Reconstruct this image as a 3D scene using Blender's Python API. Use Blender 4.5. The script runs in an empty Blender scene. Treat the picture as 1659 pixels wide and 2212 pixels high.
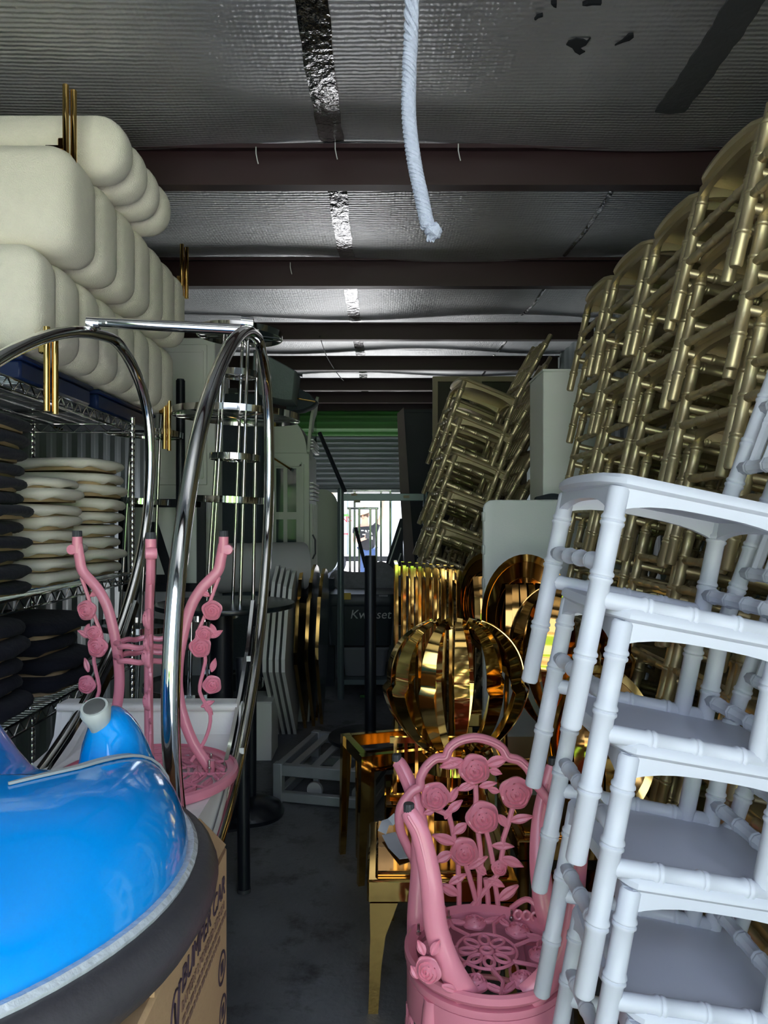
import bpy, bmesh, math, random
from mathutils import Matrix, Vector
random.seed(7)
sc = bpy.context.scene
C = sc.collection
PI = math.pi
# ------------------------------------------------------------------ camera
F, VX, VY, CH = 1600.0, 825.0, 1120.0, 1.5      # focal length in px, vanishing point, eye height
def P(x, y, d):
    """point seen at pixel (x, y) of the 1659x2212 frame that stands d metres into the unit"""
    return Vector(((x - VX) / F * d, d, CH + (VY - y) / F * d))
cd = bpy.data.cameras.new('camera'); cam = bpy.data.objects.new('camera', cd); C.objects.link(cam)
cd.sensor_fit = 'HORIZONTAL'; cd.sensor_width = 36; cd.lens = F / 1659 * 36
cd.shift_x = (829.5 - VX) / 1659; cd.shift_y = (VY - 1106) / 1659
cd.clip_start = 0.05; cd.clip_end = 200
cam.location = (0, 0, CH); cam.rotation_euler = (PI / 2, 0, 0)
sc.camera = cam
# ------------------------------------------------------------------ light
W = bpy.data.worlds.new('sky'); sc.world = W; W.use_nodes = True
bg = W.node_tree.nodes['Background']; bg.inputs[0].default_value = (0.66, 0.78, 1.0, 1); bg.inputs[1].default_value = 1.15
sd = bpy.data.lights.new('sun', 'SUN'); sd.energy = 9.0; sd.angle = math.radians(0.6); sd.color = (1, .96, .91)
so = bpy.data.objects.new('sun', sd); C.objects.link(so)
so.rotation_euler = Vector((-0.35, -0.62, -1.0)).to_track_quat('-Z', 'Y').to_euler()
for nm, loc, sx, sy, rx in (('front_portal', (0, -1.15, 1.45), 3.3, 2.9, PI / 2), ('back_portal', (-0.1, 10.55, 1.0), 2.4, 2.0, -PI / 2)):
    ad = bpy.data.lights.new(nm, 'AREA'); ad.shape = 'RECTANGLE'; ad.size = sx; ad.size_y = sy
    ad.cycles.is_portal = True
    ao = bpy.data.objects.new(nm, ad); C.objects.link(ao); ao.location = loc; ao.rotation_euler = (rx, 0, 0)
vs = sc.view_settings
vs.view_transform = 'Standard'; vs.look = 'None'; vs.gamma = 1; vs.use_curve_mapping = False
vs.exposure = 1.9
# ------------------------------------------------------------------ helpers
def V(*a): return Vector(a)
class MB:
    def __init__(s): s.v = []; s.f = []
    def add(s, vs_, fs_, M=None):
        o = len(s.v)
        s.v += [tuple(M @ Vector(p)) if M is not None else tuple(p) for p in vs_]
        s.f += [tuple(o + i for i in f) for f in fs_]
        return s
    def box(s, c, d, R=None, ch=0.0, M=None):
        c = Vector(c); hx, hy, hz = d[0] / 2, d[1] / 2, d[2] / 2
        if ch <= 0:
            q = [Vector((a * hx, b * hy, e * hz)) for a in (-1, 1) for b in (-1, 1) for e in (-1, 1)]
            fs = [(0, 1, 3, 2), (4, 6, 7, 5), (0, 4, 5, 1), (2, 3, 7, 6), (0, 2, 6, 4), (1, 5, 7, 3)]
        else:
            q = []
            for a in (-1, 1):
                for b in (-1, 1):
                    for e in (-1, 1):
                        q += [Vector((a * hx, b * (hy - ch), e * (hz - ch))), Vector((a * (hx - ch), b * hy, e * (hz - ch))), Vector((a * (hx - ch), b * (hy - ch), e * hz))]
            def I(a, b, e, k): return ((a > 0) * 4 + (b > 0) * 2 + (e > 0)) * 3 + k
            fs = []
            for a in (-1, 1):
                fs.append((I(a, -1, -1, 0), I(a, 1, -1, 0), I(a, 1, 1, 0), I(a, -1, 1, 0)))
                fs.append((I(-1, a, -1, 1), I(1, a, -1, 1), I(1, a, 1, 1), I(-1, a, 1, 1)))
                fs.append((I(-1, -1, a, 2), I(1, -1, a, 2), I(1, 1, a, 2), I(-1, 1, a, 2)))
                for b in (-1, 1):
                    fs.append((I(a, b, -1, 0), I(a, b, 1, 0), I(a, b, 1, 1), I(a, b, -1, 1)))
                    fs.append((I(a, -1, b, 0), I(a, 1, b, 0), I(a, 1, b, 2), I(a, -1, b, 2)))
                    fs.append((I(-1, a, b, 1), I(1, a, b, 1), I(1, a, b, 2), I(-1, a, b, 2)))
                    for e in (-1, 1): fs.append((I(a, b, e, 0), I(a, b, e, 1), I(a, b, e, 2)))
        if R is not None: q = [R @ p for p in q]
        return s.add([c + p for p in q], fs, M)
    def loft(s, rings, cap=True, ring_closed=True, loop=False, M=None):
        n = len(rings[0]); vs_ = [p for r in rings for p in r]; fs = []
        m = len(rings)
        for i in range(m if loop else m - 1):
            a, b = i * n, ((i + 1) % m) * n
            for j in range(n if ring_closed else n - 1):
                k = (j + 1) % n
                fs.append((a + j, a + k, b + k, b + j))
        if cap and ring_closed and not loop:
            fs.append(tuple(range(n))); fs.append(tuple((m - 1) * n + j for j in range(n)))
        return s.add(vs_, fs, M)
    def tube(s, pts, r, n=10, closed=False, cap=True, up=None, asp=1.0, M=None):
        pts = [Vector(p) for p in pts]; m = len(pts)
        rs = r if isinstance(r, (list, tuple)) else [r] * m
        T = []
        for i in range(m):
            a = pts[(i - 1) % m] if (closed or i) else pts[i]
            b = pts[(i + 1) % m] if (closed or i < m - 1) else pts[i]
            t = b - a
            T.append(t.normalized() if t.length > 1e-9 else Vector((0, 0, 1)))
        u = Vector(up) if up is not None else (Vector((0, 0, 1)) if abs(T[0].z) < .9 else Vector((0, 1, 0)))
        rings = []
        for i in range(m):
            u = u - T[i] * u.dot(T[i])
            if u.length < 1e-6: u = T[i].orthogonal()
            u.normalize(); w = T[i].cross(u)
            rings.append([pts[i] + u * (rs[i] * math.cos(2 * PI * j / n)) + w * (rs[i] * asp * math.sin(2 * PI * j / n)) for j in range(n)])
        return s.loft(rings, cap=cap, loop=closed, M=M)
    def lathe(s, prof, n=24, M=None, sy=1.0, ring=False):
        rings = [[(r * math.cos(2 * PI * j / n), sy * r * math.sin(2 * PI * j / n), z) for j in range(n)] for r, z in prof]
        return s.loft(rings, cap=not ring, loop=ring, M=M)
    def prism(s, poly, t, M=None):
        n = len(poly)
        vs_ = [(x, y, -t / 2) for x, y in poly] + [(x, y, t / 2) for x, y in poly]
        fs = [tuple(range(n)), tuple(range(n, 2 * n))] + [(i, (i + 1) % n, n + (i + 1) % n, n + i) for i in range(n)]
        return s.add(vs_, fs, M)
    def ribbon(s, pts, wd, w, t, closed=False, M=None):
        pts = [Vector(p) for p in pts]; m = len(pts); rings = []
        for i in range(m):
            a = pts[(i - 1) % m] if (closed or i) else pts[i]; b = pts[(i + 1) % m] if (closed or i < m - 1) else pts[i]
            T = (b - a).normalized()
            d = Vector(wd[i] if isinstance(wd, list) else wd); d = (d - T * d.dot(T)).normalized(); nn = T.cross(d)
            ww = w[i] if isinstance(w, list) else w
            rings.append([pts[i] + d * ww / 2 + nn * t / 2, pts[i] - d * ww / 2 + nn * t / 2, pts[i] - d * ww / 2 - nn * t / 2, pts[i] + d * ww / 2 - nn * t / 2])
        return s.loft(rings, loop=closed, M=M)
    def annulus(s, a, b, ai, bi, t, n=40, dish=0.0, M=None, a0=0.0, a1=2 * PI):
        full = abs(a1 - a0 - 2 * PI) < 1e-6
        k = n if full else n + 1; rings = []
        for i in range(k):
            th = a0 + (a1 - a0) * i / n; c_, s_ = math.cos(th), math.sin(th)
            rings.append([(a * c_, b * s_, -t / 2), (a * c_, b * s_, t / 2), (ai * c_, bi * s_, t / 2 + dish), (ai * c_, bi * s_, -t / 2 + dish)])
        return s.loft(rings, loop=full, M=M)
    def mesh(s, name, smooth=True, ang=38):
        me = bpy.data.meshes.new(name); me.from_pydata(s.v, [], s.f)
        bm = bmesh.new(); bm.from_mesh(me); bmesh.ops.recalc_face_normals(bm, faces=bm.faces); bm.to_mesh(me); bm.free()
        if smooth:
            me.polygons.foreach_set('use_smooth', [True] * len(me.polygons)); me.set_sharp_from_angle(angle=math.radians(ang))
        me.update(); return me
    def build(s, name, mat, parent=None, world=False, smooth=True, ang=38, label=None):
        if world and parent is not None:
            Mi = WM(parent).inverted(); s.v = [tuple(Mi @ Vector(p)) for p in s.v]
        me = s.mesh(name, smooth, ang); me.materials.append(mat)
        o = bpy.data.objects.new(name, me); C.objects.link(o)
        if parent is not None: o.parent = parent
        if label: o['label'] = label
        return o
def WM(o):
    M = Matrix.LocRotScale(o.location, o.rotation_euler, o.scale)
    return WM(o.parent) @ M if o.parent else M
def tag(o, label=None, cat=None, group=None, kind=None):
    if label: o['label'] = label
    if cat: o['category'] = cat
    if group: o['group'] = group
    if kind: o['kind'] = kind
    return o
def thing(name, label, cat, loc=(0, 0, 0), rot=(0, 0, 0), group=None):
    o = bpy.data.objects.new(name, None); C.objects.link(o); o.empty_display_size = .05
    o.location = loc; o.rotation_euler = rot
    return tag(o, label, cat, group)
def setting(name, loc=(0, 0, 0)):
    o = bpy.data.objects.new(name, None); C.objects.link(o); o.location = loc; o['kind'] = 'structure'; return o
def kids(o): return [c for c in C.objects if c.parent == o]
def copy_tree(o, parent=None, ch=None):
    c = o.copy(); C.objects.link(c); c.parent = parent
    for k in list(o.children): copy_tree(k, c)
    return c
def frame(o, u, v, n):
    M = Matrix((Vector(u), Vector(v), Vector(n))).transposed().to_4x4(); M.translation = Vector(o); return M
def RX(a): return Matrix.Rotation(a, 4, 'X')
def RY(a): return Matrix.Rotation(a, 4, 'Y')
def RZ(a): return Matrix.Rotation(a, 4, 'Z')
def TR(*a): return Matrix.Translation(Vector(a))
def spline(pts, n=8, closed=False):
    pts = [Vector(p) for p in pts]; m = len(pts); out = []
    for i in range(m if closed else m - 1):
        g = lambda k: pts[k % m] if closed else pts[max(0, min(m - 1, k))]
        p0, p1, p2, p3 = g(i - 1), g(i), g(i + 1), g(i + 2)
        for j in range(n):
            t = j / n
            out.append(0.5 * ((2 * p1) + (p2 - p0) * t + (2 * p0 - 5 * p1 + 4 * p2 - p3) * t * t + (3 * p1 - p0 - 3 * p2 + p3) * t ** 3))
    if not closed: out.append(pts[-1])
    return out
def rrect(w, h, r, k=5):
    r = min(r, w / 2 - .001, h / 2 - .001)
    q = []
    for cx, cy, a in ((w / 2 - r, h / 2 - r, 0), (-w / 2 + r, h / 2 - r, PI / 2), (-w / 2 + r, -h / 2 + r, PI), (w / 2 - r, -h / 2 + r, 1.5 * PI)):
        for i in range(k + 1):
            t = a + PI / 2 * i / k; q.append((cx + r * math.cos(t), cy + r * math.sin(t)))
    return q
def text(name, s, size, M, mat, parent, ext=0.0008, shear=0.0, sx=1.0):
    cu = bpy.data.curves.new(name, 'FONT'); cu.body = s; cu.size = size; cu.extrude = ext; cu.shear = shear; cu.align_x = 'CENTER'; cu.align_y = 'CENTER'; cu.resolution_u = 3
    t = bpy.data.objects.new(name, cu); C.objects.link(t)
    me = bpy.data.meshes.new_from_object(t); bpy.data.objects.remove(t); bpy.data.curves.remove(cu)
    me.transform(WM(parent).inverted() @ M @ Matrix.Diagonal((sx, 1, 1, 1))); me.materials.clear(); me.materials.append(mat)
    o = bpy.data.objects.new(name, me); C.objects.link(o); o.parent = parent; return o
ORD = ['first', 'second', 'third', 'fourth', 'fifth', 'sixth', 'seventh', 'eighth', 'ninth', 'tenth', 'eleventh', 'twelfth', 'thirteenth']
# ------------------------------------------------------------------ materials
MATS = {}
def pm(name, col, rough=.5, metal=0., var=.12, scale=6., bump=0., bscale=60., rvar=.08, coat=0., spec=.5, detail=4, sheen=0.):
    m = bpy.data.materials.new(name); m.use_nodes = True; nt = m.node_tree; b = nt.nodes['Principled BSDF']
    tc = nt.nodes.new('ShaderNodeTexCoord'); no = nt.nodes.new('ShaderNodeTexNoise')
    no.inputs['Scale'].default_value = scale; no.inputs['Detail'].default_value = detail
    nt.links.new(tc.outputs['Object'], no.inputs['Vector'])
    mx = nt.nodes.new('ShaderNodeMix'); mx.data_type = 'RGBA'
    c = Vector(col)
    mx.inputs['A'].default_value = (*(c * (1 - var)), 1); mx.inputs['B'].default_value = (*[min(1, x) for x in c * (1 + var)], 1)
    nt.links.new(no.outputs['Fac'], mx.inputs['Factor']); nt.links.new(mx.outputs['Result'], b.inputs['Base Color'])
    mr = nt.nodes.new('ShaderNodeMapRange'); mr.inputs['To Min'].default_value = max(0, rough - rvar); mr.inputs['To Max'].default_value = min(1, rough + rvar)
    nt.links.new(no.outputs['Fac'], mr.inputs['Value']); nt.links.new(mr.outputs['Result'], b.inputs['Roughness'])
    b.inputs['Metallic'].default_value = metal; b.inputs['Specular IOR Level'].default_value = spec
    b.inputs['Coat Weight'].default_value = coat; b.inputs['Coat Roughness'].default_value = .05
    if sheen: b.inputs['Sheen Weight'].default_value = sheen
    if bump:
        n2 = nt.nodes.new('ShaderNodeTexNoise'); n2.inputs['Scale'].default_value = bscale; n2.inputs['Detail'].default_value = 3
        nt.links.new(tc.outputs['Object'], n2.inputs['Vector'])
        bp = nt.nodes.new('ShaderNodeBump'); bp.inputs['Strength'].default_value = bump; bp.inputs['Distance'].default_value = .01
        nt.links.new(n2.outputs['Fac'], bp.inputs['Height']); nt.links.new(bp.outputs['Normal'], b.inputs['Normal'])
    MATS[name] = m; return m
def foil_material(name, col, rough, lines):
    m = pm(name, col, rough, .85, .25, 3., 0)
    nt = m.node_tree; b = nt.nodes['Principled BSDF']; tc = [n for n in nt.nodes if n.type == 'TEX_COORD'][0]
    h = None
    for dr, sc_, dist in (('Y', lines, 1.6), ('X', lines * 1.3, 1.0)):
        w = nt.nodes.new('ShaderNodeTexWave'); w.wave_type = 'BANDS'; w.bands_direction = dr
        w.inputs['Scale'].default_value = sc_; w.inputs['Distortion'].default_value = dist; w.inputs['Detail'].default_value = 2; w.inputs['Detail Scale'].default_value = 1.2
        nt.links.new(tc.outputs['Object'], w.inputs['Vector'])
        if h is None: h = w.outputs['Fac']
        else:
            a = nt.nodes.new('ShaderNodeMath'); a.operation = 'MULTIPLY_ADD'; a.inputs[1].default_value = .16
            nt.links.new(w.outputs['Fac'], a.inputs[0]); nt.links.new(h, a.inputs[2]); h = a.outputs[0]
    n = nt.nodes.new('ShaderNodeTexNoise'); n.inputs['Scale'].default_value = 45; n.inputs['Detail'].default_value = 5
    nt.links.new(tc.outputs['Object'], n.inputs['Vector'])
    a = nt.nodes.new('ShaderNodeMath'); a.operation = 'MULTIPLY_ADD'; a.inputs[1].default_value = 1.6
    nt.links.new(n.outputs['Fac'], a.inputs[0]); nt.links.new(h, a.inputs[2])
    bp = nt.nodes.new('ShaderNodeBump'); bp.inputs['Strength'].default_value = .55; bp.inputs['Distance'].default_value = .006
    nt.links.new(a.outputs[0], bp.inputs['Height']); nt.links.new(bp.outputs['Normal'], b.inputs['Normal'])
    return m
foil = foil_material('foil_insulation', (.62, .63, .64), .42, 14)
tape = pm('foil_tape', (.34, .34, .35), .16, 1, .3, 9, .9, 26)
tape_dull = pm('dull_tape', (.075, .08, .08), .5, .3, .2, 9, .3, 26)
torn = pm('torn_hole', (.006, .008, .009), .9)
red_iron = pm('red_primer_steel', (.025, .008, .010), .5, .1, .2, 5)
concrete = pm('concrete', (.15, .158, .17), .55, 0, .6, 3.0, .35, 40, .12, detail=9)
wall_steel = pm('wall_steel', (.20, .24, .24), .45, .3, .1, 2)
slat_grey = pm('slat_grey', (.30, .33, .34), .45, .2, .1, 3)
slat_green = pm('slat_green', (.03, .15, .02), .4, .1, .15, 3)
gold = pm('mirror_gold', (.86, .56, .17), .07, 1, .08, 4, 0, rvar=.04)
gold_dark = pm('bronze_gold', (.50, .27, .08), .07, 1, .1, 4, rvar=.03)
gold_paint = pm('gold_paint', (.53, .445, .27), .38, .75, .14, 9, .05, 90)
white_resin = pm('white_resin', (.585, .60, .67), .42, 0, .04, 14, .02, 120)
def scuffs(m, col, lo, hi, scale):
    nt = m.node_tree; b = nt.nodes['Principled BSDF']; src = b.inputs['Base Color'].links[0].from_socket
    tc = [n for n in nt.nodes if n.type == 'TEX_COORD'][0]; n = nt.nodes.new('ShaderNodeTexNoise'); n.inputs['Scale'].default_value = scale; n.inputs['Detail'].default_value = 8; n.inputs['Roughness'].default_value = .7
    nt.links.new(tc.outputs['Object'], n.inputs['Vector'])
    mr = nt.nodes.new('ShaderNodeMapRange'); mr.inputs['From Min'].default_value = lo; mr.inputs['From Max'].default_value = hi
    nt.links.new(n.outputs['Fac'], mr.inputs['Value']); mx = nt.nodes.new('ShaderNodeMix'); mx.data_type = 'RGBA'; mx.inputs['B'].default_value = (*col, 1)
    nt.links.new(mr.outputs['Result'], mx.inputs['Factor']); nt.links.new(src, mx.inputs['A']); nt.links.new(mx.outputs['Result'], b.inputs['Base Color'])
scuffs(white_resin, (.36, .34, .36), .68, .80, 26)
scuffs(concrete, (.055, .056, .06), .52, .66, 5)
white_scuff = pm('grey_scuff', (.42, .40, .42), .6)
pink = pm('pink_enamel', (.80, .27, .36), .33, 0, .06, 10, .02, 90, coat=.2)
rubber_grey = pm('grey_rubber', (.045, .045, .05), .6)
chrome = pm('chrome', (.80, .80, .79), .06, 1, .03, 4, rvar=.03)
zinc = pm('galvanised_steel', (.42, .45, .48), .4, .55, .2, 12)
boucle = pm('cream_boucle', (.86, .81, .68), .95, 0, .06, 30, .45, 240, sheen=.2)
cream_fabric = pm('cream_suede', (.92, .87, .76), .9, 0, .09, 7, .2, 60)
navy_velvet = pm('black_velvet', (.007, .008, .016), .9, 0, .5, 7, .3, 40, sheen=.04)
ply = pm('plywood', (.50, .36, .20), .7, 0, .25, 12)
navy_plastic = pm('navy_plastic', (.006, .018, .075), .4)
blue = pm('blue_gloss_plastic', (.0, .32, .88), .12, 0, .03, 3, 0, coat=.6)
black_rubber = pm('bumper_rubber', (.055, .05, .055), .45, 0, .12, 9, .1, 90)
clear_strip = pm('clear_led_strip', (.62, .66, .70), .18, .2, .2, 60, .3, 80)
knob_grey = pm('stick_grey', (.46, .48, .46), .45)
knob_dark = pm('stick_cap', (.09, .09, .09), .3)
card = pm('cardboard', (.50, .315, .165), .85, 0, .1, 5, .15, 50)
ink = pm('print_ink', (.055, .03, .045), .8)
ink_light = pm('faded_print', (.20, .11, .075), .85)
white_leather = pm('white_leather', (.90, .88, .86), .38, 0, .05, 8, .1, 60)
black_metal = pm('black_metal', (.008, .010, .016), .4, .2)
black_lam = pm('black_laminate', (.012, .018, .020), .22)
white_paint = pm('white_paint', (.80, .82, .77), .55, 0, .06, 4, .04, 50)
grey_white = pm('grey_white_board', (.44, .45, .45), .6, 0, .08, 5)
sage = pm('pale_sage_paint', (.46, .51, .42), .5, 0, .05, 4)
table_plastic = pm('table_plastic', (.74, .78, .76), .5, 0, .03, 5, .06, 120)
grey_cloth = pm('grey_cloth', (.15, .19, .19), .95, 0, .2, 12, .3, 90)
dark_cloth = pm('dark_cloth', (.03, .04, .05), .95, 0, .2, 12, .3, 90)
quilt = pm('moving_blanket', (.20, .21, .22), .9, 0, .3, 25, .6, 70)
wood_grey = pm('weathered_wood', (.16, .13, .125), .7, 0, .25, 6)
wood_pale = pm('pale_wood_frame', (.30, .25, .17), .6, 0, .2, 6)
navy_panel = pm('navy_panel', (.006, .010, .020), .6)
glass_dark = pm('dark_pane', (.03, .05, .05), .1)
trolley_paint = pm('trolley_grey_blue', (.13, .17, .18), .4, .3)
tote_black = pm('tote_black', (.014, .022, .03), .45)
tote_grey = pm('tub_grey', (.19, .20, .215), .5)
yellow = pm('yellow_label', (.62, .43, .05), .6)
white_print = pm('white_print', (.62, .64, .62), .6)
rope_white = pm('rope_white', (.30, .32, .38), .8, 0, .1, 60, .3, 200)
paper = pm('paper', (.62, .66, .76), .8)
steel = pm('bolt_steel', (.55, .55, .53), .25, 1)
asphalt = pm('pale_concrete_drive', (.50, .49, .47), .9, 0, .12, 3, .1, 30)
stucco = pm('beige_metal_siding', (.62, .57, .49), .7, 0, .06, 2)
door_green = pm('green_door', (.10, .30, .05), .4, 0, .08, 2)
truck_white = pm('truck_white', (.85, .85, .85), .4)
truck_red = pm('truck_red', (.6, .02, .03), .5)
skin = pm('skin', (.45, .24, .17), .6)
straw = pm('straw', (.55, .42, .25), .85, 0, .15, 60)
tshirt = pm('black_tshirt', (.012, .012, .015), .9)
denim = pm('denim', (.04, .07, .16), .9)
hair = pm('brown_hair', (.05, .03, .02), .8)
# ================================================================== the setting
XL, XR, Y0, Y1, ZC = -1.78, 1.78, -1.0, 10.40, 3.15
tag(MB().box((0, (Y0 + Y1) / 2, -.05), (XR - XL + .2, Y1 - Y0, .1)).build('floor', concrete), kind='structure')
def corrugated(name, x, y0, y1, z0, z1, axis):
    mb = MB(); n = int((y1 - y0) / .05); pts = []
    for i in range(n + 1):
        t = y0 + (y1 - y0) * i / n; d = .012 if (i // 2) % 2 else 0
        pts.append((t, d))
    rings = []
    for t, d in pts:
        if axis == 'y': rings.append([(x + d, t, z0), (x + d, t, z1), (x - .05, t, z1), (x - .05, t, z0)])
        else: rings.append([(t, x + d, z0), (t, x + d, z1), (t, x + .06, z1), (t, x + .06, z0)])
    mb.loft(rings)
    return tag(mb.build(name, wall_steel, smooth=False), kind='structure')
corrugated('wall_left', XL, Y0, Y1, 0, 3.5, 'y')
wr = corrugated('wall_right', 0, Y0, Y1, 0, 3.5, 'y'); wr.location.x = XR; wr.scale.x = -1
corrugated('wall_front', -1.06, XL, -1.60, 0, 3.45, 'x'); corrugated('wall_front', -1.06, 1.60, XR, 0, 3.45, 'x')
wf = corrugated('wall_front', -1.06, -1.60, 1.60, 2.95, 3.45, 'x')
corrugated('wall_back', Y1, XL, -1.30, 0, 3.45, 'x'); corrugated('wall_back', Y1, .95, XR, 0, 3.45, 'x')
corrugated('wall_back', Y1, -1.30, .95, 2.80, 3.45, 'x')
# ceiling: draped foil insulation in 4-foot rolls between steel purlins
ceil = setting('ceiling', (0, 0, ZC))
PUR = [.46, 1.89, 3.32, 4.75, 6.16, 7.42, 8.58, 9.50, 10.2]
edges = [Y0] + PUR + [Y1]
rolls = [(-1.78, -1.56), (-1.56, -.22), (-.22, 1.144), (1.144, 1.78)]
def sag(t, x, k):
    g_ = 1.0 if k < 5 else .45
    return ZC + .035 - .075 * g_ * (math.sin(PI * t) ** .8) * (1 + .25 * math.sin(2.2 * x + k)) - .022 * math.cos(2.4 * x + k * 1.7) * t - .018 * (t ** 6)
for k in range(len(edges) - 1):
    y0, y1 = edges[k], edges[k + 1]
    for (x0, x1) in rolls:
        mb = MB(); nx, ny = 10, 14; top = []; g = []
        for j in range(ny + 1):
            t = j / ny; y = y0 + (y1 - y0) * t; g.append([(x0 + (x1 - x0) * i / nx, y, sag(t, x0 + (x1 - x0) * i / nx, k)) for i in range(nx + 1)])
        vs_ = [p for r in g for p in r]; fs_ = [(j * (nx + 1) + i, j * (nx + 1) + i + 1, (j + 1) * (nx + 1) + i + 1, (j + 1) * (nx + 1) + i) for j in range(ny) for i in range(nx)]
        o = len(vs_); vs_ += [(p[0], p[1], p[2] + .03) for p in vs_]; fs_ += [tuple(q + o for q in f) for f in fs_]
        mb.add(vs_, fs_); mb.build('insulation_panel', foil, ceil, world=True, ang=60)
    # tapes over the seams
    for sx, w, m, t0, t1 in ((-.22, .093, tape, .05, .97), (1.144, .024, tape if k > 2 else tape_dull, .1, .93)):
        if k == 2 and sx > 0: w, m, t0, t1 = .12, tape_dull, .25, .74
        if k == 2 and sx < 0: w = .105
        if k < 2: continue
        rings = []; n = 22
        for j in range(n + 1):
            t = t0 + (t1 - t0) * j / n; y = y0 + (y1 - y0) * t
            ww = w * (1 + .04 * math.sin(j * 1.9)) / 2; c = sx + .002 * math.sin(j * .8 + k); b = .002 * math.sin(j * 2.3)
            za, zb_, zc = [sag(t, q, k) - .007 for q in (c - ww, c, c + ww)]
            rings.append([(c - ww, y, za + b), (c, y + .004, zb_ - .003 - b), (c + ww, y, zc + b * .5), (c + ww, y, zc + .012), (c - ww, y, za + .012)])
        MB().loft(rings).build('seam_tape', m, ceil, world=True, ang=20)
for y in PUR:       # C-shaped steel purlins
    prof = [(0, 0), (.065, 0), (.065, .018), (.061, .018), (.061, .004), (.004, .004), (.004, .166), (.061, .166), (.061, .152), (.065, .152), (.065, .170), (0, .170)]
    prof = [(-(a) + .03, b) for a, b in prof]
    rings = [[(x, y + a, 2.98 + b * (1.08 if y < 5 else .84)) for a, b in prof] for x in (XL + .01, XR - .01)]
    MB().loft(rings).build('purlin', red_iron, ceil, world=True, smooth=False)
# torn holes in the foil
def tear(pts, d=None):
    out = []
    for x, y in pts:
        dd = 1.62 * F / (VY - y); out.append(P(x, y, dd))
    c = sum(out, Vector()) / len(out)
    n = len(out); vs_ = [c - Vector((0, 0, .012))] + [p - Vector((0, 0, .010)) for p in out] + [p + Vector((0, 0, .02)) for p in out]
    fs_ = [(0, 1 + i, 1 + (i + 1) % n) for i in range(n)] + [(1 + i, 1 + (i + 1) % n, n + 1 + (i + 1) % n, n + 1 + i) for i in range(n)]
    MB().add(vs_, fs_).build('torn_patch', torn, ceil, world=True, smooth=False)
tear([(1223, 91), (1228, 83), (1245, 78), (1260, 80), (1268, 84), (1276, 77), (1266, 92), (1258, 96), (1248, 100), (1264, 106), (1252, 113), (1242, 107), (1236, 98)])
tear([(1328, 93), (1345, 82), (1358, 70), (1368, 69), (1369, 75), (1360, 82), (1346, 86)])
tear([(1154, 36), (1160, 29), (1172, 26), (1173, 30), (1163, 32), (1157, 38)])
tear([(1190, 2), (1203, 1), (1202, 11), (1196, 9)]); tear([(1258, 6), (1270, 1), (1300, 0), (1298, 5), (1282, 3), (1268, 7)])
for x, y, d in ((724, 322, 3.28), (990, 325, 3.28), (627, 577, 4.71), (553, 332, 3.28)):
    a = P(x, y, d); MB().tube([a + V(0, 0, .03), a, a + V(.006, 0, -.03), a + V(.01, 0, -.045)], .0025, 5).build('insulation_shred', white_print, ceil, world=True)
# rolled-up front door above the camera with its pull rope
fd = setting('door_1', (0, -.8, 2.85))
for z in (3.0,):
    pr = [(.0, -1.36), (.17, -1.36)]
    mb = MB(); n = 40
    rings = []
    for i in range(2):
        rings.append([(-1.36 + 2.72 * i, -.82 + (.115 + .008 * (j % 2)) * math.cos(2 * PI * j / n), z + (.115 + .008 * (j % 2)) * math.sin(2 * PI * j / n)) for j in range(n)])
    mb.loft(rings).build('door_coil', slat_grey, fd, world=True, smooth=False)
rp = thing('pull_rope', 'white braided pull rope with a knotted end hanging in front of the ceiling', 'rope', P(888, 60, .68))
rpts = spline([P(892, -560, .66), P(889, 0, .67), P(884, 150, .68), P(883, 250, .68), P(893, 340, .68), P(909, 420, .68), P(924, 490, .68)], 8)
for ph in range(4):
    mb = MB(); q = []
    dense = spline(rpts, 6)
    for i, p in enumerate(dense):
        a = i * .30 + ph * PI / 2; q.append(p + Vector((.0040 * math.cos(a), .0040 * math.sin(a), 0)))
    mb.tube(q, .0030, 7).build('strand', rope_white, rp, world=True)
kn = MB(); c = P(936, 500, .68)
for a0 in range(3):
    kn.tube([c + Matrix.Rotation(a0 * 1.1, 3, 'Z') @ Matrix.Rotation(.8 * a0, 3, 'X') @ Vector((.0052 * math.cos(t * PI / 6), .0052 * math.sin(t * PI / 6), 0)) for t in range(12)], .0034, 7, closed=True)
kn.lathe([(.001, -.006), (.006, -.003), (.006, .003), (.001, .006)], 10, M=TR(*c)); kn.build('knot', rope_white, rp, world=True)
fr = MB()
for i in range(9):
    fr.tube([P(925, 508, .68), P(922 + i * 2.2, 520 + 3 * math.sin(i * 2), .68)], .0008, 4)
fr.build('frayed_end', rope_white, rp, world=True)
# half-open roll-up door at the far end
bd = setting('door_2', (-.17, Y1, 0))
zb = CH + (VY - 1058) / F * Y1
nsl = 14; sh = .070
for i in range(nsl):
    z = zb + i * sh
    prof = [(0, 0), (-.008, .01), (-.018, .022), (-.020, .034), (-.012, .046), (-.002, .052), (0, sh), (.012, sh), (.012, 0)]
    MB().loft([[(x, Y1 - .05 + a, z + b) for a, b in prof] for x in (-1.32, .98)]).build('door_slat', slat_grey, bd, world=True, ang=25)
mb = MB(); n = 36; zc = 2.80
mb.loft([[(x, Y1 - .26 + (.16 + .014 * (j % 3 == 0)) * math.cos(2 * PI * j / n), zc + (.16 + .014 * (j % 3 == 0)) * math.sin(2 * PI * j / n)) for j in range(n)] for x in (-1.30, .96)])
mb.build('door_coil', slat_green, bd, world=True, ang=15, label='green rolled coil of the far door')
MB().box((-.17, Y1 - .06, zb - .02), (2.3, .05, .045)).build('bottom_bar', zinc, bd, world=True)
for x in (-1.33, .99): MB().box((x, Y1 - .05, 1.4), (.06, .09, 2.8)).build('door_track', zinc, bd, world=True)
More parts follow.
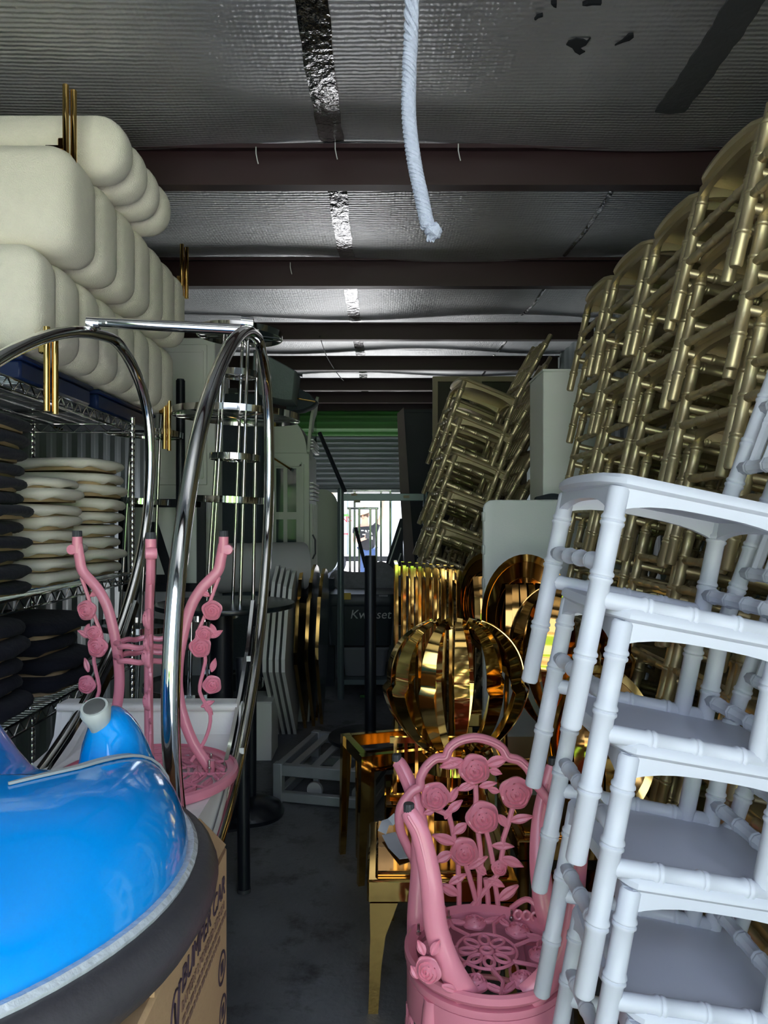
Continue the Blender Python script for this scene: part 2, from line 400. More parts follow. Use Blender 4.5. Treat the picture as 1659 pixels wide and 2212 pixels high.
# ------------------------------------------------------------------ outside, in front and behind
tag(MB().box((0, 4, -.16), (70, 90, .1)).build('ground', asphalt), kind='structure')
ob = thing('storage_building', 'long beige storage building with green doors across the drive, seen in reflections', 'building', (0, -13, -.1))
MB().box((0, -15, 1.7), (60, 4, 3.6)).build('wall', stucco, ob, world=True)
MB().box((0, -14.9, 3.6), (60.4, 4.6, .25)).build('roof', wall_steel, ob, world=True)
for i in range(-6, 7):
    o = MB().box((i * 4.1, -12.97, 1.25), (2.9, .1, 2.6)).build('roll_up_door', door_green, ob, world=True)
    for j in range(5): MB().box((i * 4.1, -12.91, .3 + j * .5), (2.9, .04, .06)).build('rib', door_green, o, world=True)
tr = thing('box_trailer', 'white box trailer with red and black lettering parked outside the far door', 'trailer', (0, 19.5, -.1))
MB().box((.3, 20.6, 1.75), (8.0, 2.2, 2.5), ch=.05).build('body', truck_white, tr, world=True)
for i in range(7): MB().box((-3.2 + i * 1.15, 19.49, 1.75), (.04, .02, 2.4)).build('panel_seam', wall_steel, tr, world=True)
MB().box((.3, 19.9, .42), (8.0, .12, .14)).build('chassis_rail', black_metal, tr, world=True)
for x in (-2.4, -1.4, 2.6):
    w = MB().lathe([(.02, -.12), (.42, -.12), (.45, -.08), (.45, .08), (.42, .12), (.02, .12)], 28, TR(x, 19.75, .35) @ RX(PI / 2)).build('wheel', rubber_grey, tr, world=True)
    MB().lathe([(.02, -.02), (.22, -.02), (.24, .02), (.02, .02)], 20, TR(x, 19.6, .35) @ RX(PI / 2)).build('rim', zinc, w, world=True)
FM = lambda p: frame(p, (1, 0, 0), (0, 0, 1), (0, -1, 0))
text('red_lettering', 'FINS', .24, FM(P(741, 1122, 19.46)), truck_red, tr)
MB().box(P(736, 1113, 19.46), (.10, .01, .06)).box(P(748, 1113, 19.46), (.12, .01, .06)).build('green_lettering', door_green, tr, world=True)
text('black_lettering', '3', .28, FM(P(729, 1148, 19.46)), ink, tr); text('black_lettering', '3', .28, FM(P(729, 1161, 19.46)), ink, tr)
MB().box(P(747, 1153.5, 19.46), (.12, .01, .03)).build('red_stripe', truck_red, tr, world=True)
MB().box(P(716, 1061, 19.46), (.22, .01, .12)).build('orange_marker', pm('orange_marker', (.75, .35, .12), .5), tr, world=True)
# ================================================================== bamboo-style stacking chairs
def bamboo(mb, a, b, r, nodes, n=8, M=None):
    a, b = Vector(a), Vector(b); L = (b - a).length
    st = [(0, .82), (.012, 1)]
    for t in nodes:
        w = .010 / L
        st += [(t - 1.1 * w, 1), (t - .7 * w, 1.17), (t - .3 * w, 1.17), (t, 1.03), (t + .3 * w, 1.17), (t + .7 * w, 1.17), (t + 1.1 * w, 1)]
    st += [(1 - .012, 1), (1, .82)]
    mb.tube([a + (b - a) * t for t, _ in st], [r * k for _, k in st], n, M=M); return mb
def make_chair(name, label, mat, rl, kind):
    """faces -x; origin on the floor below the seat centre"""
    t = thing(name, label, 'chair')
    W2, WB, H = .182, .165, .43
    N = (.30, .63, .86) if kind == 'w' else (.20, .44, .66, .86)
    for s in (-1, 1):
        MBx = MB(); bamboo(MBx, (-.17, s * W2, 0), (-.17, s * W2, H), rl, N, 12 if kind == 'w' else 9); MBx.build('leg', mat, t)
    for s in (-1, 1):
        mb = MB(); bamboo(mb, (.17, s * WB, 0), (.17, s * WB, H + .03), rl, N, 10); mb.build('leg', mat, t)
        mb = MB(); bamboo(mb, (.17, s * WB, H), (.245, s * (WB + .005), .90), rl * .95, (.2, .4, .62, .84), 9); mb.build('back_post', mat, t)
    # seat slab with a bowed front
    out = []
    for y in [-.19 + .38 * i / 10 for i in range(11)]: out.append((-.192 - .018 * (1 - (y / .19) ** 2), y))
    out[0] = (-.178, -.19); out[-1] = (-.178, .19)
    poly = [(-.165, -.200)] + out + [(-.165, .200), (.175, .180), (.192, .165), (.192, -.165), (.175, -.180)]
    mb = MB(); r2 = []
    for k, z in ((.965, 0), (1, .006), (1, .016), (.975, .023)):
        r2.append([(x * k, y * k, H + z) for x, y in poly])
    mb.loft(r2).build('seat', mat, t)
    # arched apron boards
    def apron(a, b, name='apron', h=.042):
        a, b = Vector(a), Vector(b); d = b - a; n = Vector((-d.y, d.x, 0)).normalized() * .009; rings = []
        for i in range(13):
            u = i / 12; p = a + d * u; z1 = H + .001; z0 = H - .018 - (h - .018) * (abs(2 * u - 1) ** 3)
            rings.append([p + n + V(0, 0, z1), p - n + V(0, 0, z1), p - n + V(0, 0, z0), p + n + V(0, 0, z0)])
        MB().loft(rings).build(name, mat, t)
    apron((-.175, -W2, 0), (-.175, W2, 0)); apron((.17, -WB, 0), (.17, WB, 0))
    for s in (-1, 1): apron((-.17, s * W2, 0), (.17, s * WB, 0))
    rs = rl * (.78 if kind == 'w' else .72)
    S3 = (.2, .42, .64, .86)
    fr = (.295,) if kind == 'w' else (.275, .185)
    for z in fr:
        mb = MB(); bamboo(mb, (-.17, -W2, z), (-.17, W2, z), rs, S3, 12); mb.build('stretcher', mat, t)
    mb = MB(); bamboo(mb, (.17, -WB, .27), (.17, WB, .27), rs, S3); mb.build('stretcher', mat, t)
    for s in (-1, 1):
        for z in ((.232,) if kind == 'w' else (.245, .155)):
            mb = MB(); bamboo(mb, (-.17, s * W2, z), (.17, s * WB, z), rs * 1.12, (.26, .5, .74), 12); mb.build('stretcher', mat, t)
    def bp(z): return .17 + .075 * (z - H) / (.90 - H)
    for z in (.56, .70, .86):
        mb = MB(); bamboo(mb, (bp(z), -WB, z), (bp(z), WB, z), rs, S3); mb.build('back_rail', mat, t)
    for k in range(5):
        y = (k - 2) * .058
        mb = MB(); bamboo(mb, (bp(.56), y, .56), (bp(.86), y, .86), rs * .8, (.33, .66), 7); mb.build('spindle', mat, t)
    return t
used = set()
def place(proto, loc, th, label, group, yaw=0.0):
    if proto.name not in used: o = proto; used.add(proto.name)
    else: o = copy_tree(proto)
    o.location = loc; o.rotation_euler = (Matrix.Rotation(yaw, 3, 'Z') @ Matrix.Rotation(th, 3, 'Y')).to_euler(); o['label'] = label; o['group'] = group
    return o
R_ = math.radians
wc = make_chair('stacking_chair', 'x', white_resin, .0185, 'w')
NW = 5
for k in range(NW):
    j = random.uniform(-.004, .004)
    place(wc, (.497 + .010 * k + j, 1.475, 1.10 - .2327 * k), R_(11.5 - .35 * k),
          'white resin bamboo-style chair, %s of the leaning white stack' % (['topmost', 'second from top', 'third from top', 'fourth from top', 'lowest'][k]), 'white chairs in one leaning stack')
dl = thing('stacking_dolly', 'low black dolly carrying the white chair stack', 'dolly', (.52, 1.475, 0))
MB().box((.54, 1.475, .10), (.46, .46, .05), ch=.008).build('deck', black_metal, dl, world=True)
for sx in (-.17, .17):
    for sy in (-.17, .17):
        MB().lathe([(.004, -.012), (.036, -.012), (.038, 0), (.036, .012), (.004, .012)], 16, TR(.54 + sx, 1.475 + sy, .038) @ RX(PI / 2)).build('caster', rubber_grey, dl, world=True)
        MB().box((.54 + sx, 1.475 + sy, .066), (.03, .04, .03)).build('caster_fork', zinc, dl, world=True)
gc = make_chair('stacking_chair', 'x', gold_paint, .0172, 'g')
CD = [2.13, 2.545, 2.98, 3.42]
top = [2.08, 2.06, 2.075, 2.085]
stacks = [(1.06, 1.70, 2.10)] + [(1.08, d, z) for d, z in zip(CD, top)]
for s_, (x, d, z) in enumerate(stacks):
    lv = 9
    for k in range(lv):
        zz = z - (z - .045) * k / (lv - 1)
        place(gc, (x - .008 * k + random.uniform(-.006, .006), d + random.uniform(-.006, .006), zz), R_(13 + random.uniform(-.7, .7)),
              'gold bamboo-style chair, %s from top, %s tall stack by the right wall' % (ORD[k], ['nearest', 'second-nearest', 'middle', 'second-farthest', 'farthest'][s_]), 'gold chairs stacked along the right wall', R_(random.uniform(-1.5, 1.5)))
for s_, (x, d, z, th, yw) in enumerate(((.50, 4.72, 1.88, 20, 6), (.50, 5.25, 1.84, 21, 3), (.74, 5.75, 1.95, 19, 0))):
    for k in range(9):
        zz = z - (z - .065) * k / 8
        place(gc, (x - .031 * k, d, zz), R_(th + random.uniform(-.8, .8)),
              'gold bamboo-style chair, %s from top, %s tilted stack beyond the white table' % (ORD[k], ['front', 'middle', 'rear'][s_]), 'gold chairs tilting behind the white table', R_(yw))
# ================================================================== left side: wire shelving, cushions, benches
def wire_shelf():
    X0, X1, D0, D1 = -1.68, -1.20, 1.74, 3.56
    t = thing('wire_shelving', 'tall chrome wire shelving unit holding stacks of seat cushions along the left wall', 'shelf', ((X0 + X1) / 2, (D0 + D1) / 2, 0))
    for x in (X0, X1):
        for d in (D0, D1):
            mb = MB(); st = [(0, .0125)]
            for i in range(1, 66): st += [(i * .03 - .002, .0125), (i * .03, .0112), (i * .03 + .002, .0125)]
            st.append((1.985, .0125))
            mb.tube([(x, d, z) for z, _ in st], [r for _, r in st], 10).build('post', chrome, t, world=True)
    for z in (1.955, 1.236, .828, .12):
        sh = MB().tube([(X0, D0, z), (X1, D0, z), (X1, D1, z), (X0, D1, z)], .0045, 6, closed=True).tube([(X0, D0, z - .04), (X1, D0, z - .04), (X1, D1, z - .04), (X0, D1, z - .04)], .0045, 6, closed=True).build('shelf', chrome, t, world=True)
        mb = MB()
        for x in (X0, X1):
            n = 46; mb.tube([(x, D0 + (D1 - D0) * i / n, z - (.04 if i % 2 else 0)) for i in range(n + 1)], .0028, 5)
        for d in (D0, D1):
            n = 12; mb.tube([(X0 + (X1 - X0) * i / n, d, z - (.04 if i % 2 else 0)) for i in range(n + 1)], .0028, 5)
        mb.build('truss_edge', chrome, sh, world=True)
        mb = MB()
        n = 60
        for i in range(1, n):
            y = D0 + (D1 - D0) * i / n; mb.box(((X0 + X1) / 2, y, z), (X1 - X0, .0035, .0035))
        for x in (-1.56, -1.44, -1.32): mb.box((x, (D0 + D1) / 2, z - .004), (.005, D1 - D0, .005))
        mb.build('wire_deck', chrome, sh, world=True, smooth=False)
wire_shelf()
def cushion(name, label, c, w, h, mat, yaw, grp, tilt=(0, 0)):
    t = thing(name, label, 'cushion', c, (tilt[0], tilt[1], yaw), grp)
    n = 36; rings = []; sd_ = c[2] * 47 + c[1] * 13
    for k, zf, rag in ((.80, -.02, 1), (.93, -.03, 1), (.985, .12, .4), (1.0, .35, 0), (.985, .58, 0), (.94, .78, 0), (.84, .92, 0), (.62, .99, 0), (.3, 1.02, 0), (.03, 1.02, 0)):
        ring = []
        for i in range(n):
            th = 2 * PI * i / n; e = .64
            x = math.copysign(abs(math.cos(th)) ** e, math.cos(th)); y = math.copysign(abs(math.sin(th)) ** e, math.sin(th))
            wob = 1 + .010 * math.sin(5 * th + sd_)
            ring.append((x * w / 2 * k * wob, y * w / 2 * k * wob, h * zf + rag * .005 * math.sin(7 * th + sd_) + rag * .003 * math.sin(13 * th + 2 * sd_)))
        rings.append(ring)
    MB().loft(rings).build('pad', mat, t, ang=70)
    MB().loft([[(x, y, z) for x, y in rrect(w * .80, w * .80, .08, 4)] for z in (-h * .30, h * .05)]).build('plywood_base', ply, t)
def stack(n, x, d, z0, z1, w, mat, name, lab, grp, jx=.02):
    for i in range(n):
        p = (z1 - z0) / n; h = p * .78
        c = (x + random.uniform(-jx, jx), d + random.uniform(-jx, jx), z0 + p * i + p * .24)
        cushion(name, lab % ORD[n - 1 - i], c, w * random.uniform(.95, 1.03), h * random.uniform(.9, 1.05), mat, random.uniform(-.12, .12), grp, (random.uniform(-.02, .02), random.uniform(-.03, .03)))
stack(12, -1.42, 2.42, 1.245, 1.84, .44, navy_velvet, 'seat_cushion', 'black velvet seat cushion, %s from top in the shelf\'s black stack', 'black cushions on the shelf')
stack(8, -1.42, 2.90, 1.245, 1.665, .44, cream_fabric, 'seat_cushion', 'cream seat cushion, %s from top in the shorter white stack beside black cushions', 'cream cushions in the nearer stack')
stack(9, -1.42, 3.375, 1.245, 1.765, .45, cream_fabric, 'seat_cushion', 'cream seat cushion, %s from top in the taller white stack by the shelf post', 'cream cushions in the taller stack', .015)
stack(5, -1.42, 2.42, .838, 1.16, .44, navy_velvet, 'seat_cushion', 'black seat cushion, %s from top in the near stack on the shelf below', 'black cushions on the lower shelf')
stack(4, -1.43, 2.92, .838, 1.12, .45, navy_velvet, 'seat_cushion', 'black seat cushion, %s from top in the far stack on the shelf below', 'black cushions on the lower shelf', .03)
# navy storage boxes under the benches
for d0, d1, lab in ((2.45, 3.06, 'navy blue plastic box under the near end of the cream benches'), (3.12, 3.9, 'navy blue plastic box under the far end of the cream benches')):
    t = thing('storage_box', lab, 'storage box', (-1.42, (d0 + d1) / 2, 1.96))
    x1 = -1.19; cx = (x1 - 1.66) / 2; w = x1 + 1.66
    MB().box((cx, (d0 + d1) / 2, 1.995), (w - .02, d1 - d0 - .02, .065), ch=.008).build('body', navy_plastic, t, world=True)
    MB().box((cx, (d0 + d1) / 2, 2.036), (w, d1 - d0, .018), ch=.005).build('lid', navy_plastic, t, world=True)
def channel_block(cuts, W, H, r, bulge, first_flat=True):
    mb = MB(); rings = []; m = len(cuts) - 1
    for c in range(m):
        a, b = cuts[c], cuts[c + 1]
        for j in range(9):
            u = -1 + 2 * j / 8
            e = bulge * (1 - (1 - abs(u) ** 2.6) ** .5)
            if (c == 0 and j == 0) or (c == m - 1 and j == 8): e = r * .75
            if (c == 0 and j == 1) or (c == m - 1 and j == 7): e = max(e, r * .18)
            y = a + (b - a) * (u + 1) / 2
            rings.append([(-W / 2 + x, y, H / 2 + z) for x, z in rrect(W - 2 * e, H - 2 * e, max(.02, r - e * .5), 6)])
            if (c == 0 and j == 0): # soften the end
                pass
    mb.loft(rings); return mb
def gold_leg(t, x, y, z0, z1, zb, s=1):
    mb = MB(); mb.tube([(x, y, z0), (x, y, z1)], .0105, 10); mb.tube([(x + .022, y + .012, z0 - .008), (x + .022, y + .012, z1 - .012)], .0105, 10)
    o = mb.build('leg', gold, t, world=True)
    MB().box((x - .012, y + .006, zb), (.03, .022, .07), ch=.004).box((x - .035, y + .006, zb), (.06, .03, .012)).build('bracket', gold, o, world=True)
b1 = thing('boucle_bench', 'lowest cream boucle channel-tufted bench, upright on the wire shelf', 'bench', (-1.42, 3.1, 2.05), group='stacked cream benches')
cuts = [2.377, 2.56, 2.76, 2.95, 3.16, 3.37, 3.58, 3.79, 3.99]
o = channel_block(cuts, .57, .345, .075, .030).build('upholstery', boucle, b1, ang=80); o.location = (-1.11 + 1.42, -3.1, 2.055 - 2.05)
gold_leg(b1, P(101, 800, 2.40).x, 2.40, CH + (VY - 888) / F * 2.40, CH + (VY - 706) / F * 2.40, 2.07)
gold_leg(b1, P(359, 900, 3.86).x - .01, 3.86, CH + (VY - 970) / F * 3.86, CH + (VY - 860) / F * 3.86, 2.08)
for y in (2.45, 3.86): gold_leg(b1, -1.70, y, 1.97, 2.25, 2.07)
b2 = thing('boucle_bench', 'middle cream boucle bench, upside down with gold legs pointing up', 'bench', (-1.36, 3.2, 2.4), group='stacked cream benches')
cuts = [2.44, 2.52, 2.73, 2.94, 3.15, 3.35, 3.55, 3.75, 3.94]
o = channel_block([2.44] + cuts[2:], .70, .365, .075, .030).build('upholstery', boucle, b2, ang=80); o.location = (-1.035 + 1.36, -3.2, -.005)
gold_leg(b2, P(147, 280, 2.52).x - .008, 2.52, CH + (VY - 370) / F * 2.52, CH + (VY - 184) / F * 2.52, CH + (VY - 320) / F * 2.52)
gold_leg(b2, P(399, 580, 3.86).x - .015, 3.86, CH + (VY - 640) / F * 3.86, CH + (VY - 528) / F * 3.86, CH + (VY - 610) / F * 3.86)
for y in (2.52, 3.86): gold_leg(b2, -1.70, y, 2.62, 2.93, 2.72)
b3 = thing('boucle_cushion', 'top cream boucle piece with four fat rolls under the ceiling', 'cushion', (-1.3, 2.95, 2.73), group=None)
cuts = [2.63, 2.81, 2.98, 3.14, 3.30]
o = channel_block(cuts, .78, .225, .10, .055).build('upholstery', boucle, b3, ang=80); o.location = (-.925 + 1.3, -2.95, 2.735 - 2.73)
# ================================================================== chrome hoop lounger with the white leather seat
XB = -.437
near = [(485, 760), (450, 850), (425, 950), (408, 1050), (385, 1200), (368, 1400), (366, 1600), (376, 1700)]
far = [(558, 728), (571, 785), (579, 860), (583, 950), (581, 1100), (576, 1200), (568, 1300), (558, 1400), (543, 1500), (525, 1600), (504, 1700), (475, 1800)]
def dz(px, py): d = XB * F / (px - VX); return (d, CH + (VY - py) / F * d)
loop = [dz(*p) for p in near[::-1]] + [(2.30, 2.085), (2.46, 2.125), (2.60, 2.13)] + [dz(*p) for p in far] + [(1.86, .61), (1.72, .66), (1.61, .78)]
_l = spline([V(0, d, z) for d, z in loop], 8, True)
for _ in range(60):
    _l = [(_l[i - 1] + _l[i] * 2 + _l[(i + 1) % len(_l)]) / 4 for i in range(len(_l))]
loop = [(p.y, p.z) for p in _l[::4]]
hl = thing('hoop_bench', 'chrome hoop bench with white leather seat, two tall chrome hoops and a top bar', 'bench', (-.72, 2.1, 0))
MB().tube(spline([(XB, d, z) for d, z in loop], 6, True), .0195, 18, closed=True).build('hoop', chrome, hl, world=True)
XA = lambda d: -.895 - .19 * (2.89 - d)
MB().tube(spline([(XA(d), d, z) for d, z in loop], 6, True), .0195, 18, closed=True).build('hoop', chrome, hl, world=True)
MB().tube([(XA(2.47), 2.47, 2.155), (XB, 2.50, 2.135)], .0185, 18).build('top_bar', chrome, hl, world=True)
mb = MB()
for x in (XA(2.47) + .012, XB - .012): mb.tube([(x - .02, 2.47, 2.153), (x + .02, 2.475, 2.151)], .0225, 16)
mb.build('bar_collar', chrome, hl, world=True)
MB().box((XA(2.47) + .055, 2.452, 2.150), (.012, .012, .012)).build('set_screw', steel, hl, world=True)
# flat bracket strips beside the far side of each hoop
for xx, f in ((XB - .03, lambda d: XB - .032), (0, lambda d: XA(d) + .032)):
    pts = [(f(d) , d - .02, z) for d, z in [dz(*p) for p in far[6:]]]
    MB().ribbon(pts, V(1, 0, 0), .012, .035).build('bracket_strip', chrome, hl, world=True)
prof = [(2.43, .895), (2.47, .90), (2.49, .87), (2.48, .80), (2.40, .70), (2.25, .63), (2.0, .59), (1.80, .60), (1.66, .66), (1.60, .72), (1.62, .745), (1.70, .752), (2.2, .752), (2.36, .765), (2.405, .80), (2.42, .85)]
xs = (-1.06, -1.045, -.475, -.46); ks = (.96, 1, 1, .96)
cy, cz = 2.1, .74
mb = MB().loft([[(x, cy + (a - cy) * k, cz + (b - cz) * k) for a, b in prof] for x, k in zip(xs, ks)])
st = mb.build('leather_seat', white_leather, hl, world=True, ang=35)
MB().tube([(-1.055, 2.412, .885), (-.47, 2.412, .885)], .013, 10).build('piping_roll', white_leather, st, world=True)
for px in (-42, 12, 65, 120, 175, 232, 293):
    c = P(px, 1530, 2.405); MB().lathe([(.0005, .0055), (.004, .0045), (.0072, .001), (.0075, 0)], 12, TR(*c) @ RX(PI / 2)).build('nailhead', steel, st, world=True)
for px, py, d in ((537, 1423, 2.585), (522, 1622, 2.31)): MB().box(P(px, py, d - .045), (.014, .004, .018)).build('white_sticker', white_print, hl, world=True)
pl = thing('plinth_crate', 'dark low crate under the white leather seat', 'crate', (-.80, 2.05, 0))
for z in (.06, .18, .30, .42, .54): MB().box((-.80, 1.80, z), (.38, .02, .10)).box((-.80, 2.32, z), (.38, .02, .10)).build('slat', wood_grey, pl, world=True)
for x in (-.98, -.62): MB().box((x, 2.06, .295), (.02, .50, .59)).build('side_board', wood_grey, pl, world=True)
# ================================================================== blue bumper car on its carton
bc = thing('bumper_car', 'glossy blue ride-on bumper car with grey joystick on a cardboard box', 'ride-on toy', (-.72, 1.08, .86))
cx, cy = -.72, 1.075; RO = .472; ZR = .935
def sup(th, r): return (cx + r * math.cos(th), cy + r * math.sin(th))
mb = MB(); n = 72; rings = []
sec = [(-.075, .030), (-.085, -.035), (-.05, -.050), (-.020, -.036), (-.003, -.008), (.0, .010), (-.006, .026), (-.018, .038), (-.05, .044)]
for i in range(n):
    th = 2 * PI * i / n; rings.append([(*sup(th, RO + a), ZR + b) for a, b in sec])
mb.loft(rings, loop=True).build('bumper_ring', black_rubber, bc, world=True, ang=60)
mb = MB(); rings = []
for i in range(n):
    th = 2 * PI * i / n; rings.append([(*sup(th, RO - .038 + a), ZR + .040 + b) for a, b in ((-.010, -.004), (.003, -.006), (.006, .006), (0, .012), (-.010, .011))])
mb.loft(rings, loop=True).build('light_strip', clear_strip, bc, world=True, ang=50)
# body shell: a moulded hood with a cockpit cut behind it, a joystick hump and a seat fin
def sst(a, b, x):
    t = max(0, min(1, (x - a) / (b - a))); return t * t * (3 - 2 * t)
RS = RO - .046
def hood(dx, dy):
    # features are placed from the cockpit centre, the wall from the shell's own centre
    r = math.hypot(dx, dy) / RS; th = math.atan2(dy, dx)
    p = 2.6 + 5.5 * sst(-.55, .35, math.sin(th + .15))
    wall = max(0, 1 - min(1, r) ** p)
    dx += cx + .72; dy += cy - 1.08
    line = (dx - .225) - (dy - .04) * .52           # right of the rim line is hood, left of it the cockpit
    behind = sst(.0, .09, dy - .02)
    h = .150 - .100 * sst(.02, -.03, line) * behind
    hump = max(0, 1 - ((dx - .262 + (dy - .2) * .1) / .070) ** 2 - ((dy - .225) / .10) ** 2)
    h = max(h, .055 + .168 * hump ** .40 if hump > 0 else 0)
    fin = sst(.045, -.07, dx) * sst(.10, .17, dy)
    h += .165 * fin * 1
    return h * wall ** .55
mb = MB(); rings = []; n = 120
for j in range(44):
    f = 1 - (j / 43.5) ** 1.35
    rings.append([(cx + RS * f * math.cos(2 * PI * i / n), cy + RS * f * math.sin(2 * PI * i / n), ZR + .035 + (hood(RS * f * math.cos(2 * PI * i / n), RS * f * math.sin(2 * PI * i / n)) if j else 0)) for i in range(n)])
mb.loft(rings).build('body_shell', blue, bc, world=True, ang=75)
A = P(225, 1592, 1.27); B = P(206, 1534, 1.238); ax = (B - A).normalized()
js = MB().tube([A - ax * .02, A + ax * .008, A + ax * .016, A + ax * .034, B - ax * .002, B + ax * .008], [.024, .023, .0165, .0185, .0255, .022], 18).build('joystick', knob_grey, bc, world=True, ang=50)
MB().tube([B + ax * .004, B + ax * .010, B + ax * .013], [.0195, .0175, .004], 18).build('stick_cap', knob_dark, js, world=True)
# pale trim along the cockpit rim
tp = []
for k in range(15):
    t = k / 14; dy = .235 - .26 * t; dx = .232 + (dy - .04) * .52 - .05 * max(0, .05 - dy) * 8
    tp.append(V(-.72 + dx + .02, 1.08 + dy, ZR + .038 + hood(dx + .02 - .72 - cx, dy + 1.08 - cy)))
MB().ribbon(tp, V(.8, -.5, 0), [.004 + .010 * math.sin(PI * k / 14) for k in range(15)], .004).build('trim_line', knob_grey, bc, world=True)
# carton
cb = thing('cardboard_box', 'tan cardboard carton printed BUMPER CAR under the blue bumper car', 'box', (-.72, 1.05, 0))
XC = -.300; zt = .868; d0, d1 = .72, 1.435
MB().box((XC - .40, (d0 + d1) / 2, zt / 2), (.80, d1 - d0, zt), ch=.006).build('body', card, cb, world=True)
f1 = MB().add([(XC - .002, d1, zt), (XC + .002, d1 - .10, zt + .012), (XC - .05, d1 - .01, zt + .055), (XC - .16, d1 + .01, zt + .03), (XC - .16, d1 + .012, zt)], [(0, 1, 2), (0, 2, 3, 4)]).build('torn_flap', card, cb, world=True, smooth=False)
MB().box((XC - .16, .98, zt + .004), (.32, .006, .008)).box((XC - .16, 1.02, zt + .004), (.32, .006, .006)).build('flap_fold', card, cb, world=True)
mod = f1.modifiers.new('t', 'SOLIDIFY'); mod.thickness = .004
FR = lambda d, z: frame((XC + .0012, d, z), (0, 1, 0), (0, 0, 1), (1, 0, 0))
text('print_title', 'BUMPER', .052, FR(1.200, .805), ink, cb, shear=.15); text('print_title', 'CAR', .052, FR(1.358, .805), ink, cb, shear=.15)
text('print_line', 'BATTERY 2 POWERED RIDE ON', .021, FR(1.255, .768), ink_light, cb)
mb = MB()
for zz, dd0, dd1 in ((.745, 1.11, 1.42), (.725, 1.05, 1.36)):
    dd = dd0
    while dd < dd1:
        w = random.uniform(.008, .026); mb.box((XC + .001, dd + w / 2, zz), (.001, w, .009)); dd += w + .006
mb.build('fine_print', ink_light, cb, world=True, smooth=False)
lg = MB()
lg.tube([FR(.075 + 1.0 + .026 * math.cos(a * PI / 12), .765 + .050 * math.sin(a * PI / 12)) @ V(0, 0, 0) for a in range(4, 22)], .0016, 5)
lg.tube([FR(1.068, .800) @ V(0, 0, 0), FR(1.079, .735) @ V(0, 0, 0), FR(1.092, .815) @ V(0, 0, 0), FR(1.102, .815) @ V(0, 0, 0)], .0022, 5)
lg.build('print_emblem', ink, cb, world=True)
for d, z, r in ((1.385, .66, .030), (1.392, .575, .028), (1.21, .50, .034), (1.40, .46, .026)):
    mb = MB().annulus(r, r, r * .82, r * .82, .001, 28, M=FR(d, z)).box(FR(d, z) @ V(0, 0, 0), (.001, r * .7, r * .7)); mb.build('handling_symbol', ink, cb, world=True)
# ================================================================== pink cast-metal rose furniture
def rose(o, u, v, n, R, ph=0.0, deep=.40):
    """relief of a rose: lobed rings of petals round a bud"""
    M = frame(o, u, v, n); J, N = 22, 30; rings = []
    for j in range(J, 0, -1):
        f = j / J; ring = []
        for i in range(N):
            th = 2 * PI * i / N
            lob = 1 + .04 * f * math.cos(5 * th + ph) + .03 * math.sin(3 * th + j * .9 + ph)
            sp = (f * 4.0 + th / (2 * PI)) % 1.0
            h = deep * R * (1 - f ** 2.2) * .8 + R * .20 * (1 - sp) * min(1, 3 * (1.05 - f))
            ring.append((R * f * lob * math.cos(th), R * f * lob * math.sin(th), h))
        rings.append(ring)
    base = [(p[0] * .97, p[1] * .97, -R * .16) for p in rings[0]]
    return MB().loft([base] + rings, M=M)
def leaf(o, u, v, n, L, Wd):
    M = frame(o, u, v, n); rings = []
    for i in range(9):
        t = i / 8; w = Wd * (math.sin(PI * min(1, t * .98 + .02)) ** .8) * (1 - .25 * t) * .5 + .0006
        vein = .10 * Wd * (1 if i % 2 else .5)
        x = L * t
        rings.append([(x, -w, .02 * Wd), (x + .03 * L, -w * .5, vein + .08 * Wd), (x, 0, .03 * Wd), (x + .03 * L, w * .5, vein + .08 * Wd), (x, w, .02 * Wd), (x, w * .8, -.16 * Wd), (x, -w * .8, -.16 * Wd)])
    return MB().loft(rings, M=M)
def cap(o, ax, r, parent):
    mb = MB(); n = 28; o, ax = Vector(o), Vector(ax).normalized(); Mq = frame(o, ax.orthogonal().normalized(), ax.cross(ax.orthogonal().normalized()), ax)
    mb.loft([[(r * k * (1 if i % 2 else .93) * math.cos(2 * PI * i / n), r * k * (1 if i % 2 else .93) * math.sin(2 * PI * i / n), z) for i in range(n)] for k, z in ((1, -.004), (1, r * .95), (.9, r * 1.15))], M=Mq)
    return mb.build('rubber_foot', rubber_grey, parent, world=True, ang=25)
# --- upside-down table standing on the leather seat
tc_ = Vector((P(318, 1670, 2.12).x, 2.12, .758))
pt = thing('garden_table', 'upside-down round pink rose-pattern table with three legs up on white leather seat', 'table', tc_)
RT = .255
tt = MB()
tt.annulus(RT, RT, RT - .030, RT - .030, .012, 56, dish=-.004, M=TR(tc_.x, tc_.y, .770)).lathe([(RT - .008, .752), (RT, .756), (RT + .003, .768), (RT, .778), (RT - .01, .782)], 56, TR(tc_.x, tc_.y, 0), ring=True)
tt = tt.build('table_top', pink, pt, world=True)
mb = MB(); k = 0
for rr in (.06, .115, .17):
    mb.tube([(tc_.x + rr * math.cos(a * PI / 20), tc_.y + rr * math.sin(a * PI / 20), .768) for a in range(40)], .0045, 6, closed=True)
for i in range(12):
    a = 2 * PI * i / 12; mb.tube([(tc_.x + r * math.cos(a), tc_.y + r * math.sin(a), .769) for r in (.02, RT - .02)], .0042, 6)
mb.build('rib_lattice', pink, tt, world=True)
for i in range(54):
    a = 2 * PI * (i + .5) / 18 + (i // 18) * .12; rr = (.215, .155, .09)[i // 18]
    o = V(tc_.x + rr * math.cos(a), tc_.y + rr * math.sin(a), .768)
    leaf(o, V(math.cos(a + 2), math.sin(a + 2), 0), V(-math.sin(a + 2), math.cos(a + 2), 0), V(0, 0, 1), .068, .034).build('lattice_leaf', pink, tt, world=True)
